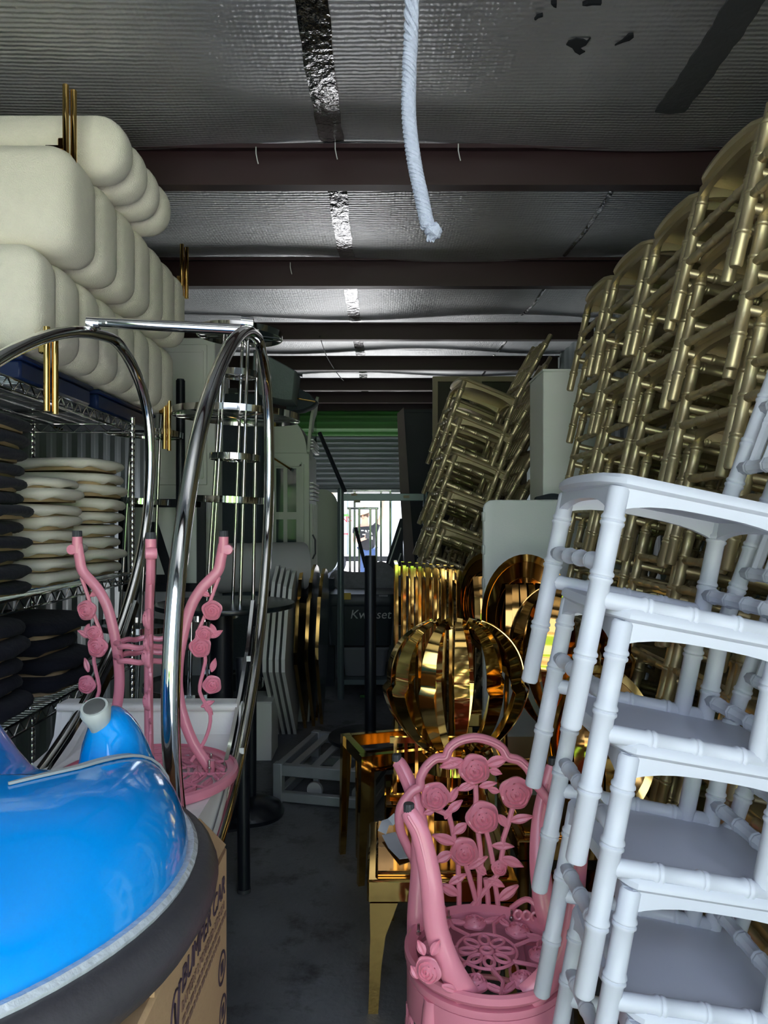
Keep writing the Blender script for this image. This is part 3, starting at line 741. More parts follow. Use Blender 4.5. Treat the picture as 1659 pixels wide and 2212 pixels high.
prof = [(.176, .775), (.160, .80), (.125, .86), (.098, .936), (.086, 1.0), (.085, 1.06), (.094, 1.137), (.118, 1.235), (.150, 1.295), (.196, 1.345), (.207, 1.385), (.214, 1.425)]
vine = [(.110, .80), (.150, .86), (.165, .93), (.135, 1.00), (.145, 1.06), (.150, 1.10), (.125, 1.15), (.150, 1.22), (.175, 1.29), (.190, 1.33)]
for az in (R_(8), R_(172), R_(-70)):
    e = V(math.cos(az), math.sin(az), 0); q = lambda r, z: V(tc_.x, tc_.y, 0) + e * r + V(0, 0, z); nn = V(math.sin(az), -math.cos(az), 0)
    lg = MB().tube(spline([q(r, z) for r, z in prof], 5), .0155, 10, up=e, asp=.8).tube([q(.214, 1.40) , q(.2145, 1.447)], [.0145, .0145], 12).build('leg', pink, pt, world=True)
    MB().lathe([(.004, -.016), (.014, -.014), (.017, 0), (.014, .014), (.004, .016)], 14, frame(q(.226, 1.41), e, V(0, 0, 1), nn)).build('scroll_end', pink, lg, world=True)
    cap(q(.2145, 1.449), (0, 0, 1), .0135, lg)
    MB().tube(spline([q(r + .012, z) for r, z in vine], 4), .0055, 7).build('vine', pink, lg, world=True)
    for r, z, R in ((.168, 1.235, .029), (.145, 1.168, .023), (.135, 1.13, .031), (.168, 1.02, .027)):
        o = q(r + .014, z)
        m2 = nn if nn.y < 0 else -nn
        rose(o + m2 * .006, e, V(0, 0, 1), m2, R, z * 9).build('rose', pink, lg, world=True)
    for r, z, a in ((.175, 1.275, 2.6), (.178, 1.195, -1.2), (.175, 1.155, .5), (.180, 1.055, 1.3), (.158, .965, -.9), (.150, .955, .4)):
        d = e * math.cos(a) + V(0, 0, 1) * math.sin(a); m2 = nn if nn.y < 0 else -nn
        leaf(q(r, z), d, m2.cross(d), m2, .042, .020).build('leaf', pink, lg, world=True)
    bo = MB().tube([q(.176, .765), q(.176, .80)], .014, 10).build('leg_boss', pink, lg, world=True)
    for da in (-.03, .03):
        b0 = q(.176, .775) + nn * da; MB().tube([b0, b0 + V(0, 0, .035)], .0035, 8).tube([b0 + V(0, 0, .008), b0 + V(0, 0, .014)], .007, 6).build('bolt', steel, lg, world=True)
mb = MB()
for z in (1.105, 1.145):
    mb.tube([(tc_.x + (.082 + .006 * math.cos(6 * a * PI / 24)) * math.cos(a * PI / 24), tc_.y + (.082 + .006 * math.cos(6 * a * PI / 24)) * math.sin(a * PI / 24), z + .003 * math.sin(a)) for a in range(48)], .008, 8, closed=True)
mb.build('waist_ring', pink, pt, world=True)
# --- upright chair with the rose back
cc = Vector((.27, 1.91, 0)); DB = 2.115
pc = thing('garden_chair', 'pink cast-metal garden chair with a back of roses and stems, gold chairs behind', 'chair', cc)
Z = lambda x, y, d=DB: P(700 + x / 2.765, 1550 + y / 2.765, d)
def bow(p):   # back curves round the seat
    return V(p.x, p.y - .55 * (p.x - .27) ** 2, p.z)
fr_ = [(560, 1180), (545, 1000), (540, 850), (500, 760), (452, 640), (455, 520), (520, 430), (570, 400), (575, 350), (610, 285), (665, 240), (725, 232), (750, 180), (810, 138), (900, 120), (990, 138), (1060, 178), (1095, 232), (1160, 250), (1215, 300), (1245, 370), (1290, 425), (1350, 520), (1350, 650), (1300, 760), (1270, 850), (1265, 1000), (1250, 1180)]
MB().tube(spline([bow(Z(*p)) for p in fr_], 5), .0135, 10).build('back_frame', pink, pc, world=True)
MB().tube(spline([bow(Z(*p)) + V(0, -.012, 0) for p in fr_[9:20]], 5), .005, 7).build('frame_bead', pink, pc, world=True)
U, Vv, Nn = V(1, 0, 0), V(0, 0, 1), V(0, -1, 0)
sc7 = DB / F / 2.765
for x, y, R in ((897, 305, 92), (662, 462, 88), (1140, 440, 97), (945, 592, 99), (835, 795, 86), (1045, 892, 48)):
    rose(bow(Z(x, y)) + V(0, -.006, 0), U, Vv, Nn, R * sc7, x * .01).build('rose', pink, pc, world=True)
for a, b in (((905, 400), (905, 540)), ((915, 640), (940, 900)), ((960, 640), (1010, 870)), ((1130, 510), (1070, 720)), ((1070, 720), (1055, 860)), ((740, 560), (780, 740)), ((800, 870), (805, 1190)), ((845, 870), (930, 1190)), ((1040, 930), (825, 1195)), ((965, 960), (985, 1195)), ((1015, 950), (1045, 1195)), ((930, 900), (920, 1190)), ((660, 540), (740, 580))):
    MB().tube([bow(Z(*a)), bow(Z((a[0] + b[0]) / 2 + 4, (a[1] + b[1]) / 2)), bow(Z(*b))], .0078, 8).build('stem', pink, pc, world=True)
def lf(x0, y0, x1, y1, w):
    a, b = bow(Z(x0, y0)), bow(Z(x1, y1)); d = b - a; L = d.length; d.normalize(); n = V(0, -1, 0); n = (n - d * n.dot(d)).normalized()
    leaf(a + V(0, -.004, 0), d, n.cross(d), n, L, w * sc7).build('leaf', pink, pc, world=True)
for q in ((830, 250, 690, 290, 75), (820, 300, 730, 225, 60), (965, 280, 1095, 235, 80), (985, 310, 1060, 330, 50), (800, 430, 880, 385, 50), (925, 410, 1030, 385, 50), (905, 400, 800, 430, 45), (1045, 440, 975, 420, 45), (745, 500, 800, 410, 55), (735, 560, 825, 490, 60), (720, 600, 760, 530, 50), (660, 545, 590, 560, 45), (850, 630, 765, 690, 70), (1040, 575, 1095, 650, 60), (1105, 610, 1240, 575, 65), (785, 745, 645, 690, 75), (760, 800, 660, 850, 75), (860, 900, 975, 825, 60), (905, 870, 970, 930, 50), (1000, 760, 1130, 760, 55), (1060, 830, 1185, 875, 70), (745, 985, 850, 930, 60), (800, 1055, 690, 985, 75), (960, 935, 905, 900, 45), (975, 960, 1075, 1000, 60), (1040, 1085, 1155, 990, 75)):
    lf(*q)
# seat ring, grille and apron of the upright chair
ring = lambda r, z, rt, n=56: [(cc.x + r * math.cos(2 * PI * i / n), cc.y + r * math.sin(2 * PI * i / n), z) for i in range(n)]
MB().lathe([(.188, .345), (.205, .343), (.207, .352), (.207, .362), (.190, .364)], 56, TR(cc.x, cc.y, 0), ring=True).build('seat_ring', pink, pc, world=True)
MB().lathe([(.200, .255), (.206, .255), (.206, .342), (.200, .342)], 56, TR(cc.x, cc.y, 0), ring=True).build('apron_band', pink, pc, world=True)
mb = MB()
for i in range(24):
    a = 2 * PI * i / 24
    mb.tube([(cc.x + .204 * math.cos(a + .06 * math.cos(k * PI / 5)), cc.y + .204 * math.sin(a + .06 * math.cos(k * PI / 5)), .225 + .026 * math.sin(k * PI / 5)) for k in range(10)], .0045, 6, closed=True)
mb.tube(ring(.204, .194, 0), .007, 8, closed=True).build('apron_scrolls', pink, pc, world=True)
for i, a in enumerate((-2.45, -.7, .75, 2.4)):
    e = V(math.cos(a), math.sin(a), 0)
    MB().tube(spline([cc + e * .19 + V(0, 0, .34), cc + e * .205 + V(0, 0, .24), cc + e * .185 + V(0, 0, .12), cc + e * .215 + V(0, 0, .03), cc + e * .24 + V(0, 0, .004)], 5), [.024, .022, .022, .021, .021, .02, .019, .018, .018, .017, .016, .016, .016, .015, .015, .015, .015, .015, .015, .015, .015], 10).build('leg', pink, pc, world=True)
mb = MB().box((cc.x, cc.y + .195, .374), (.14, .018, .030), ch=.004).tube([cc + V(.19 * math.cos(a * PI / 20), .19 * math.sin(a * PI / 20), .372) for a in range(3, 18)], .011, 8)
mb.build('back_foot', pink, pc, world=True)
# --- upside-down stool resting on it
ps = thing('garden_stool', 'upside-down pink garden chair base with black-tipped legs resting on the rose-back chair', 'chair', cc + V(0, 0, .366))
zs = .385
MB().lathe([(.180, zs - .012), (.202, zs - .016), (.212, zs - .004), (.212, zs + .012), (.203, zs + .016), (.182, zs + .004)], 64, TR(cc.x, cc.y, 0), ring=True).build('seat_ring', pink, ps, world=True)
g = MB()
for i in range(8):
    a = 2 * PI * i / 8; o = cc + V(.048 * math.cos(a), .048 * math.sin(a), zs)
    g.tube([o + V(.022 * math.cos(a) * math.cos(t * PI / 8) - .013 * math.sin(a) * math.sin(t * PI / 8), .022 * math.sin(a) * math.cos(t * PI / 8) + .013 * math.cos(a) * math.sin(t * PI / 8), 0) for t in range(16)], .0048, 7, closed=True)
g.tube([cc + V(.014 * math.cos(t * PI / 8), .014 * math.sin(t * PI / 8), zs) for t in range(16)], .006, 7, closed=True)
g.tube([cc + V(.078 * math.cos(t * PI / 16), .078 * math.sin(t * PI / 16), zs) for t in range(32)], .004, 7, closed=True)
for i in range(7):
    a = 2 * PI * i / 7 + .25; e = V(math.cos(a), math.sin(a), 0); f = V(-math.sin(a), math.cos(a), 0)
    g.tube([cc + e * .075 + V(0, 0, zs), cc + e * .13 + f * .018 + V(0, 0, zs), cc + e * .19 + V(0, 0, zs)], .0055, 7)
gr = g.build('seat_grille', pink, ps, world=True)
for i in range(7):
    a = 2 * PI * i / 7 - .12; e = V(math.cos(a), math.sin(a), 0); f = V(-math.sin(a), math.cos(a), 0)
    rose(cc + e * .138 + V(0, 0, zs - .002), e, f, V(0, 0, 1), .033, i).build('rose', pink, gr, world=True)
    for s in (-1, 1):
        d = (f * s + e * .35).normalized(); leaf(cc + e * .135 + f * s * .026 + V(0, 0, zs), d, V(0, 0, 1).cross(d), V(0, 0, 1), .05, .028).build('leaf', pink, gr, world=True)
def wide_leg(path, rad, tip):
    pts = spline(path, 6); n = len(pts)
    rs = [rad[0] + (rad[1] - rad[0]) * (i / (n - 1)) ** 1.2 for i in range(n)]
    lg = MB().tube(pts, rs, 12, up=V(1, 0, 0), asp=.62).build('leg', pink, ps, world=True)
    MB().tube([p + V(-.004, -.012, 0) for p in pts[3:-4]], .0045, 6).build('leg_rib', pink, lg, world=True)
    cap(tip, V(0, 0, 1), .0135, lg); return lg
Q = lambda x, y, d: P(700 + x / 2.765, 1550 + y / 2.765, d)
l1 = wide_leg([Q(850, 1660, 1.745), Q(745, 1480, 1.745), Q(670, 1260, 1.755), Q(640, 1000, 1.765), Q(610, 830, 1.775), Q(570, 680, 1.785), Q(520, 590, 1.795), Q(507, 560, 1.80)], (.031, .0195), Q(507, 550, 1.80))
l2 = wide_leg([Q(560, 1320, 2.02), Q(560, 1150, 2.03), Q(575, 900, 2.06), Q(570, 650, 2.10), Q(530, 450, 2.13), Q(465, 300, 2.15), Q(437, 262, 2.16)], (.030, .018), Q(435, 250, 2.16))
l3 = wide_leg([Q(1385, 1300, 2.02), Q(1330, 1150, 2.03), Q(1290, 900, 2.06), Q(1290, 650, 2.10), Q(1320, 450, 2.12), Q(1365, 290, 2.13)], (.034, .018), Q(1366, 270, 2.13))
l4 = wide_leg([Q(1220, 1670, 1.745), Q(1330, 1560, 1.75), Q(1430, 1400, 1.76), Q(1480, 1150, 1.77), Q(1510, 900, 1.785), Q(1540, 700, 1.80), Q(1590, 580, 1.80)], (.034, .019), Q(1592, 560, 1.80))
rose(Q(620, 1510, 1.715), V(.95, -.3, 0), V(0, .1, 1).normalized(), V(-.35, -.93, .1).normalized(), .031, 1).build('rose', pink, l1, world=True)
for a in ((600, 1420, 560, 1330), (640, 1420, 690, 1330), (700, 1600, 800, 1640), (560, 1560, 520, 1480)):
    p0, p1 = Q(a[0], a[1], 1.72), Q(a[2], a[3], 1.73); d = p1 - p0; L = d.length; d.normalize(); n = V(-.2, -.97, .1); n = (n - d * n.dot(d)).normalized(); leaf(p0, d, n.cross(d), n, L, .024).build('leaf', pink, l1, world=True)
for x, y, d in ((745, 1215, 2.06), (1120, 1215, 2.06), (565, 1300, 1.95), (1345, 1320, 1.96), (820, 1640, 1.765)):
    b0 = Q(x, y, d); MB().tube([b0, b0 + V(0, 0, .03)], .0034, 8).tube([b0 + V(0, 0, .004), b0 + V(0, 0, .011)], .0075, 6).build('bolt', steel, ps, world=True)
# side panels: openwork plates between the legs, behind the seat
for x0, x1, s in ((.085, .175, 1), (.365, .455, -1)):
    mb = MB()
    for i in range(4):
        xx = x0 + (x1 - x0) * (i + .5) / 4; mb.tube([V(xx + .010 * math.cos(t * PI / 7), 2.055 - .8 * (xx - .27) ** 2, .405 + .012 * math.sin(t * PI / 7)) for t in range(14)], .0042, 6, closed=True)
    mb.tube(spline([V(x0 if s > 0 else x1, 2.03, .39), V((x0 + x1) / 2, 2.06, .44), V(x1 if s > 0 else x0, 2.09, .40)], 6), .008, 8)
    mb.build('openwork_plate', pink, ps, world=True)
# ================================================================== gold furniture
def crown_back(parent, c, Rw, Rd, z0, z1, mat, nr=11, ph=0.0):
    for i in range(nr):
        a = 2 * PI * (i + .5) / nr + ph; pts = []; wd = []; ws = []
        for k in range(33):
            t = k / 32; th = PI * (t * .96 + .02)
            r = math.sin(th) ** .75 * (1 - .22 * (1 - t) ** 2) + (.10 if t < .5 else .02)
            z = z0 + (z1 - z0) * (t * t * (3 - 2 * t) * .55 + t * .45) + (.02 * math.sin(PI * t))
            pts.append(V(c.x + Rw * r * math.cos(a), c.y + Rd * r * math.sin(a), z - (.035 if t > .96 else 0)))
            wd.append(V(-math.sin(a) * Rw, math.cos(a) * Rd, 0)); ws.append(.016 + .036 * math.sin(PI * t) ** 1.2)
        MB().ribbon(pts, wd, ws, .003).build('back_ribbon', mat, parent, world=True, ang=60)
    MB().lathe([(.03, z0 - .06), (.10, z0 - .05), (.09, z0 - .01), (.12, z0 + .02), (.06, z0 + .02)], 30, TR(c.x, c.y, 0), sy=.6).build('back_collar', mat, parent, world=True)
def gold_seat(parent, c, w, d, z, mat, leg='cab'):
    MB().box((c.x, c.y, z - .035), (w, d, .07), ch=.006).build('seat_frame', mat, parent, world=True)
    MB().box((c.x, c.y, z + .004), (w - .05, d - .05, .02), ch=.008).build('seat_panel', gold_dark, parent, world=True)
    for sx in (-1, 1):
        for sy in (-1, 1):
            x, y = c.x + sx * (w / 2 - .022), c.y + sy * (d / 2 - .022)
            st = [(.085, z - .07, -.032), (.070, z - .11, -.024), (.046, z - .17, -.012), (.036, z - .26, -.004), (.032, z - .34, 0), (.030, .0, .004)] if leg == 'cab' else [(.036, z - .07, 0), (.026, 0, 0)]
            rings = []
            for wv, zz, off in st:
                xx = x + sx * off * .9; rings.append([(xx - wv / 2, y - .02, zz), (xx + wv / 2, y - .02, zz), (xx + wv / 2, y + .02, zz), (xx - wv / 2, y + .02, zz)])
            MB().loft(rings).build('leg', mat, parent, world=True, ang=25)
c = V(.19, 2.47, 0)
k1 = thing('gold_chair', 'mirror gold chair with balloon-shaped ribbon back directly behind the pink rose chair', 'chair', c)
gold_seat(k1, V(.185, 2.46, 0), .46, .44, .405, gold)
cb_ = V(P(985, 1480, 2.60).x, 2.60, 0)
for sx in (-1, 1): MB().box((cb_.x + sx * .09, 2.64, .50), (.03, .02, .24)).build('back_post', gold, k1, world=True)
crown_back(k1, cb_, .245, .13, .66, 1.155, gold, 13, .15)
tg = thing('paper_tag', 'white paper tag lying on the gold chair seat', 'tag', P(855, 1880, 2.35))
MB().loft([[V(x, y + (x - a) * 0, z) for x, y, z in r] for a, r in [(0, [(.0, 2.50, .430), (.045, 2.52, .432), (.046, 2.52, .434), (.001, 2.50, .432)]), (0, [(.02, 2.42, .424), (.065, 2.44, .424), (.066, 2.44, .426), (.021, 2.42, .426)]), (0, [(.055, 2.33, .428), (.10, 2.35, .423), (.10, 2.35, .425), (.055, 2.33, .430)])]]).build('sheet', paper, tg, world=True)
MB().ribbon([V(.0, 2.50, .44), V(.012, 2.53, .46), V(.03, 2.55, .455), (.05, 2.56, .47)], V(1, .4, 0), .03, .001).build('curled_end', paper, tg, world=True)
# slatted gold chair between the two
k2 = thing('gold_chair', 'gold chair with thin vertical slat back, mostly hidden behind pink roses', 'chair', V(.22, 2.86, 0))
gold_seat(k2, V(.21, 2.93, 0), .40, .34, .43, gold_dark, 'str')
for i in range(9): MB().box((.05 + i * .04, 2.78, .56), (.012, .012, .20)).build('back_slat', gold, k2, world=True)
for z in (.455, .67): MB().box((.21, 2.78, z), (.36, .018, .022)).build('back_rail', gold, k2, world=True)
# square stool on the aisle
e1, e2 = V(.953, .303, 0), V(-.303, .953, 0); A0 = V(-.068, 3.04, 0)
k3 = thing('gold_stool', 'square gold metal stool frame with straight legs beside the aisle', 'stool', A0 + e1 * .2 + e2 * .2)
Rm = Matrix((e1, e2, V(0, 0, 1))).transposed()
for a, b in ((0, 0), (1, 0), (0, 1), (1, 1)):
    p = A0 + e1 * .40 * a + e2 * .30 * b; sgn = -1 if a == 0 else 1
    rings = []
    for z, h, o in ((.53, .022, 0), (.0, .013, .02)):
        q = p + e1 * o * sgn; rings.append([q + e1 * h * i + e2 * h * j + V(0, 0, z) for i, j in ((-1, -1), (1, -1), (1, 1), (-1, 1))])
    MB().loft(rings).build('leg', gold, k3, world=True, smooth=False)
for (a, b), ax, L in (((.5, 0), 0, .36), ((.5, 1), 0, .36), ((0, .5), 1, .26), ((1, .5), 1, .26)):
    p = A0 + e1 * .40 * a + e2 * .30 * b + V(0, 0, .505); MB().box(p, (L, .03, .05) if ax == 0 else (.03, L, .05), Rm).build('top_rail', gold, k3, world=True, smooth=False)
k3b = thing('gold_stool', 'lower gold stool frame nested inside the square aisle stool', 'stool', A0 + e1 * .2 + e2 * .15)
for a, b in ((.10, .2), (.9, .2), (.10, .8), (.9, .8)):
    p = A0 + e1 * .40 * a + e2 * .30 * b; MB().loft([[p + e1 * h * i + e2 * h * j + V(0, 0, z) for i, j in ((-1, -1), (1, -1), (1, 1), (-1, 1))] for z, h in ((.455, .013), (0, .011))]).build('leg', gold, k3b, world=True, smooth=False)
MB().box(A0 + e1 * .20 + e2 * .15 + V(0, 0, .452), (.36, .22, .02), Rm).build('top', gold_dark, k3b, world=True)
# nested rectangular gold frames
for i in range(9):
    px = 857 + i * 16.6; d = 4.0; x = (px - VX) / F * d; zt = CH + (VY - (1219 + i * 1.4)) / F * d; dp = .36
    t = thing('gold_rack', 'tall rectangular gold metal frame, %s from the left in the nested row' % ORD[i], 'frame', (x, d + dp / 2, 0), group='nested gold frames')
    for dd in (0, dp): MB().box((x, d + dd, zt / 2), (.020, .020, zt), ch=.002).build('upright', gold, t, world=True)
    for z in (.02, zt - .012, zt - .07): MB().box((x, d + dp / 2, z), (.018, dp - .02, .018)).build('cross_bar', gold, t, world=True)
    MB().box((x + .012, d + .004, zt - .035), (.016, .014, .05)).build('corner_plate', gold, t, world=True)
# oval-back gold chairs
def oval_chair(label, c, w, zc, hh, seat, mat=gold, yaw=0.0, d=.36):
    t = thing('gold_chair', label, 'chair', c)
    gold_seat(t, V(c.x, c.y + .0, 0), w * .9, d, seat, mat, 'str')
    yb = c.y + d / 2 - .03
    Mx = frame((c.x, yb, zc), (math.cos(yaw), math.sin(yaw), 0), (0, 0, 1), (math.sin(yaw), -math.cos(yaw), 0)) @ RX(-.16)
    MB().annulus(w / 2, hh / 2, w / 2 * .70, hh / 2 * .74, .004, 48, dish=-.02, M=Mx).build('oval_rim', mat, t, world=True)
    MB().lathe([(.004, -.045), (w / 2 * .5, -.035), (w / 2 * .86, -.006), (w / 2 * .88, -.002), (w / 2 * .5, -.030), (.004, -.040)], 40, Mx @ Matrix.Diagonal((1, hh / w, 1, 1))).build('oval_dish', gold_dark, t, world=True, ang=60)
    MB().annulus(w / 2 * .66, hh / 2 * .70, w / 2 * .40, hh / 2 * .46, .004, 48, dish=-.015, M=Mx @ TR(0, -.02, -.012)).build('inner_ring', gold_dark, t, world=True)
    for i in range(6):
        a = -.9 + i * .36; q = [Mx @ V(w * .30 * math.sin(a) * (1 - u * .15), -hh * .36 + u * hh * .62, .01 + .02 * math.sin(PI * u)) for u in [k / 10 for k in range(11)]]
        MB().ribbon(q, V(math.cos(a * .5), math.sin(a * .5) * .6, 0), .030, .003).build('curved_fin', gold_dark, t, world=True, ang=60)
    for s in (-1, 1): MB().tube([(c.x + s * w * .25, yb, seat - .05), (c.x + s * w * .22, yb + .004, zc - hh * .42)], .011, 8).build('back_post', mat, t, world=True)
oval_chair('gold oval-back chair in front of the white folding table', V(.66, 3.20, 0), .42, 1.05, .58, .50)
oval_chair('gold oval-back chair between the slim gold frames and white folding table', V(.595, 4.02, 0), .36, 1.03, .56, .48, yaw=.25, d=.30)
oval_chair('low gold oval-back chair seen through the white chair legs', V(.665, 2.12, 0), .34, .82, .46, .42, d=.32)
k5 = thing('gold_chair', 'dark bronze ribbon-back chair between the pink chair and white chairs', 'chair', V(.66, 2.68, 0))
gold_seat(k5, V(.66, 2.66, 0), .42, .40, .43, gold_dark, 'str')
crown_back(k5, V(.69, 2.72, 0), .225, .13, .70, 1.27, gold_dark, 9, .4)
for sx in (-1, 1): MB().box((.69 + sx * .08, 2.78, .55), (.03, .02, .28)).build('back_post', gold_dark, k5, world=True)
# ================================================================== white folding table and pedestal
ft = thing('folding_table', 'white plastic folding table standing on its end behind gold oval chairs', 'table', (.90, 3.80, 0))
zt = CH + (VY - 1080) / F * 3.78; wT = .78; x0 = (1044 - VX) / F * 3.78
Mt = frame((x0 + wT / 2, 3.80, zt / 2), (1, 0, 0), (0, 0, 1), (0, -1, 0))
MB().loft([[Mt @ V(x * k, y * k, z) for x, y in rrect(wT, zt, .05, 6)] for z, k in ((-.022, .985), (-.016, 1), (.016, 1), (.022, .99))]).build('top_panel', table_plastic, ft, world=True)
for i in range(9): MB().box((x0 + .002, 3.795, .15 + i * .17), (.012, .05, .05), ch=.004).build('edge_lug', table_plastic, ft, world=True)
MB().box((x0 + .01, 3.80, zt - .06), (.02, .04, .04)).build('hinge', zinc, ft, world=True)
MB().tube([(x0 + .1, 3.84, .1), (x0 + .1, 3.84, zt - .15), (x0 + wT - .1, 3.84, zt - .15), (x0 + wT - .1, 3.84, .1)], .012, 8).build('folded_legs', zinc, ft, world=True)
bmat = thing('black_mat', 'crumpled black cloth lying along the top edge of the folding table', 'cloth', (x0 + .4, 3.80, zt))
rings = []
for i in range(15):
    u = i / 14; xx = P(1158 + 90 * u, 0, 3.80).x; h = .012 + .018 * abs(math.sin(3.2 * u + .4)) * math.sin(PI * min(1, u * 1.1 + .05))
    rings.append([(xx, 3.77, zt + .004), (xx, 3.79, zt + .004 + h), (xx, 3.83, zt + .004 + h * .8), (xx, 3.85, zt + .004)])
MB().loft(rings).build('folded_cloth', dark_cloth, bmat, world=True, ang=70)
pe = thing('white_pedestal', 'tall white painted square pedestal column behind the folding table', 'pedestal', (1.04, 4.2, 0))
ztp = CH + (VY - 802) / F * 4.02
MB().box((1.045, 4.20, ztp / 2), (.34, .36, ztp), ch=.004).build('column', white_paint, pe, world=True)
MB().box((1.045, 4.20, ztp + .006), (.345, .365, .012)).build('top_cap', white_paint, pe, world=True)

# ================================================================== cocktail table with the chrome tower
DT = 3.8; tx = P(487, 1300, DT).x; zt = 1.07
ct = thing('cocktail_table', 'black round cocktail table under the tall chrome tower', 'table', (tx, DT, 0))
MB().lathe([(.34, zt - .028), (.352, zt - .024), (.355, zt - .012), (.352, zt - .002), (.34, zt)], 64, TR(tx, DT, 0)).build('table_top', black_lam, ct, world=True)
MB().lathe([(.058, .03), (.058, zt - .03)], 24, TR(tx - .02, DT, 0)).build('column', black_metal, ct, world=True)
MB().lathe([(.28, 0), (.28, .012), (.08, .035), (.045, .05)], 40, TR(tx - .02, DT, 0)).build('base', black_metal, ct, world=True)
def chrome_tower(label, base, tilt, rings, poles, z0, z1, pr):
    t = thing('chrome_tower', label, 'display stand', base, tilt)
    for i in range(poles):
        a = 2 * PI * i / poles + .35
        MB().tube([(pr * math.cos(a), pr * math.sin(a), z0), (pr * .72 * math.cos(a), pr * .72 * math.sin(a), z1)], .0088, 10).build('pole', chrome, t)
    for z, r in rings:
        o = MB().annulus(r, r, r - .006, r - .006, .032, 56, M=TR(0, 0, z)).build('ring', chrome, t)
        mb = MB()
        for k in range(poles):
            a = 2 * PI * k / poles + .35; mb.tube([(0, 0, z - .012), ((r - .004) * math.cos(a), (r - .004) * math.sin(a), z - .012)], .004, 6)
        mb.build('spokes', chrome, o)
        if r > .16: MB().lathe([(.01, z - .004), (r - .006, z - .004), (r - .006, z + .001), (.01, z + .001)], 48).build('glass_shelf', glass_dark if r < .25 else black_lam, o)
    return t
S = DT / F
chrome_tower('tall chrome ring tower standing on the black cocktail table', (P(494, 1300, DT).x, DT, zt), (0, R_(2.4), 0),
             [(CH + (VY - 1080) * S - zt, .195), (CH + (VY - 988) * S - zt, .128), (CH + (VY - 897) * S - zt, .325), (CH + (VY - 808) * S - zt, .098), (CH + (VY - 722) * S - zt, .218)], 5, 0, CH + (VY - 715) * S - zt, .125)
chrome_tower('short chrome ring stand on the floor under the cocktail table', (P(440, 1480, 4.25).x, 4.25, 0), (0, 0, 0),
             [(.55, .34), (.78, .13), (.95, .20)], 5, 0, .98, .12)
chrome_tower('chrome ring tower behind the wire shelving beside the cream cabinet', (P(272, 1100, 4.15).x, 4.15, 0), (0, R_(3), 0),
             [(CH + (VY - 935) * 4.15 / F, .21), (CH + (VY - 1082) * 4.15 / F, .16), (.9, .22)], 5, 0, 2.35, .11)
# ================================================================== signs, cabinet and rolls behind
cp = thing('cream_cabinet', 'tall cream panelled cabinet behind the chrome tower', 'cabinet', (-1.36, 4.95, 0))
xa, xb = P(318, 0, 4.72).x, P(463, 0, 4.72).x; zc_ = CH + (VY - 728) / F * 4.72
MB().box(((xa + xb) / 2, 4.95, zc_ / 2), (xb - xa, .42, zc_), ch=.005).build('body', white_paint, cp, world=True)
for (u0, u1, y0, y1) in ((338, 448, 745, 1048), (338, 448, 1075, 1400)):
    d = 4.735; p0, p1 = P(u0, y0, d), P(u1, y1, d)
    dr = MB().box(((p0.x + p1.x) / 2, d - .008, (p0.z + p1.z) / 2), (p1.x - p0.x, .014, p0.z - p1.z), ch=.004).build('door_panel', white_paint, cp, world=True)
    mb = MB(); w, h = (p1.x - p0.x) * .84, (p0.z - p1.z) * .90; cx_, cz_ = (p0.x + p1.x) / 2, (p0.z + p1.z) / 2
    for sx in (-1, 1): mb.box((cx_ + sx * w / 2, d - .018, cz_), (.012, .012, h))
    for sz in (-1, 1): mb.box((cx_, d - .018, cz_ + sz * h / 2), (w, .012, .012))
    mb.build('moulding', white_paint, dr, world=True)
rl = thing('black_roll', 'upright black roll leaning by the cream cabinet', 'roll', (P(390, 0, 4.3).x, 4.3, 0))
MB().tube([(P(390, 0, 4.3).x, 4.3, 0), (P(390, 0, 4.3).x, 4.3, CH + (VY - 822) / F * 4.3)], .026, 20).build('tube', black_metal, rl, world=True)
MB().tube([(P(390, 0, 4.3).x, 4.3, CH + (VY - 823) / F * 4.3), (P(390, 0, 4.3).x, 4.3, CH + (VY - 819) / F * 4.3)], .021, 20).build('core', dark_cloth, rl, world=True)
def letter_sign(label, letter, px0, px1, py0, py1, d, size, fr, cy, cx_, sx=1.0):
    a, b = P(px0, py0, d), P(px1, py1, d); t = thing('letter_sign', label, 'sign', ((a.x + b.x) / 2, d, b.z))
    MB().box(((a.x + b.x) / 2, d, (a.z + b.z) / 2), (b.x - a.x, .02, a.z - b.z)).build('panel', white_paint, t, world=True)
    mb = MB(); w = fr
    mb.box((a.x, d - .012, (a.z + b.z) / 2), (w, .03, a.z - b.z + w)); mb.box((b.x, d - .012, (a.z + b.z) / 2), (w, .03, a.z - b.z + w))
    mb.box(((a.x + b.x) / 2, d - .012, a.z), (b.x - a.x, .03, w)); mb.box(((a.x + b.x) / 2, d - .012, b.z), (b.x - a.x, .03, w))
    mb.build('frame', black_metal, t, world=True)
    text('letter', letter, size, frame(P(cx_, cy, d - .014), (1, 0, 0), (0, 0, 1), (0, -1, 0)), black_metal, t, .002, sx=sx)
letter_sign('white sign with a black letter A in a black frame behind the table', 'A', 268, 436, 1087, 1268, 4.48, .80, .05, 1238, 335, .72)
MB().box((P(352, 0, 4.48).x, 4.49, (CH - 150 / F * 4.48) / 2), (.46, .02, CH - 150 / F * 4.48)).build('sign_leg_board', grey_white, bpy.data.objects['letter_sign'], world=True)
letter_sign('narrow sign with a black figure 0 between chrome poles', '0', 474, 520, 845, 1036, 5.2, .52, .03, 905, 497, .55)
MB().box((P(497, 0, 5.2).x, 5.22, .85), (.14, .04, 1.7)).build('stand_post', grey_white, bpy.data.objects['letter_sign.001'], world=True)
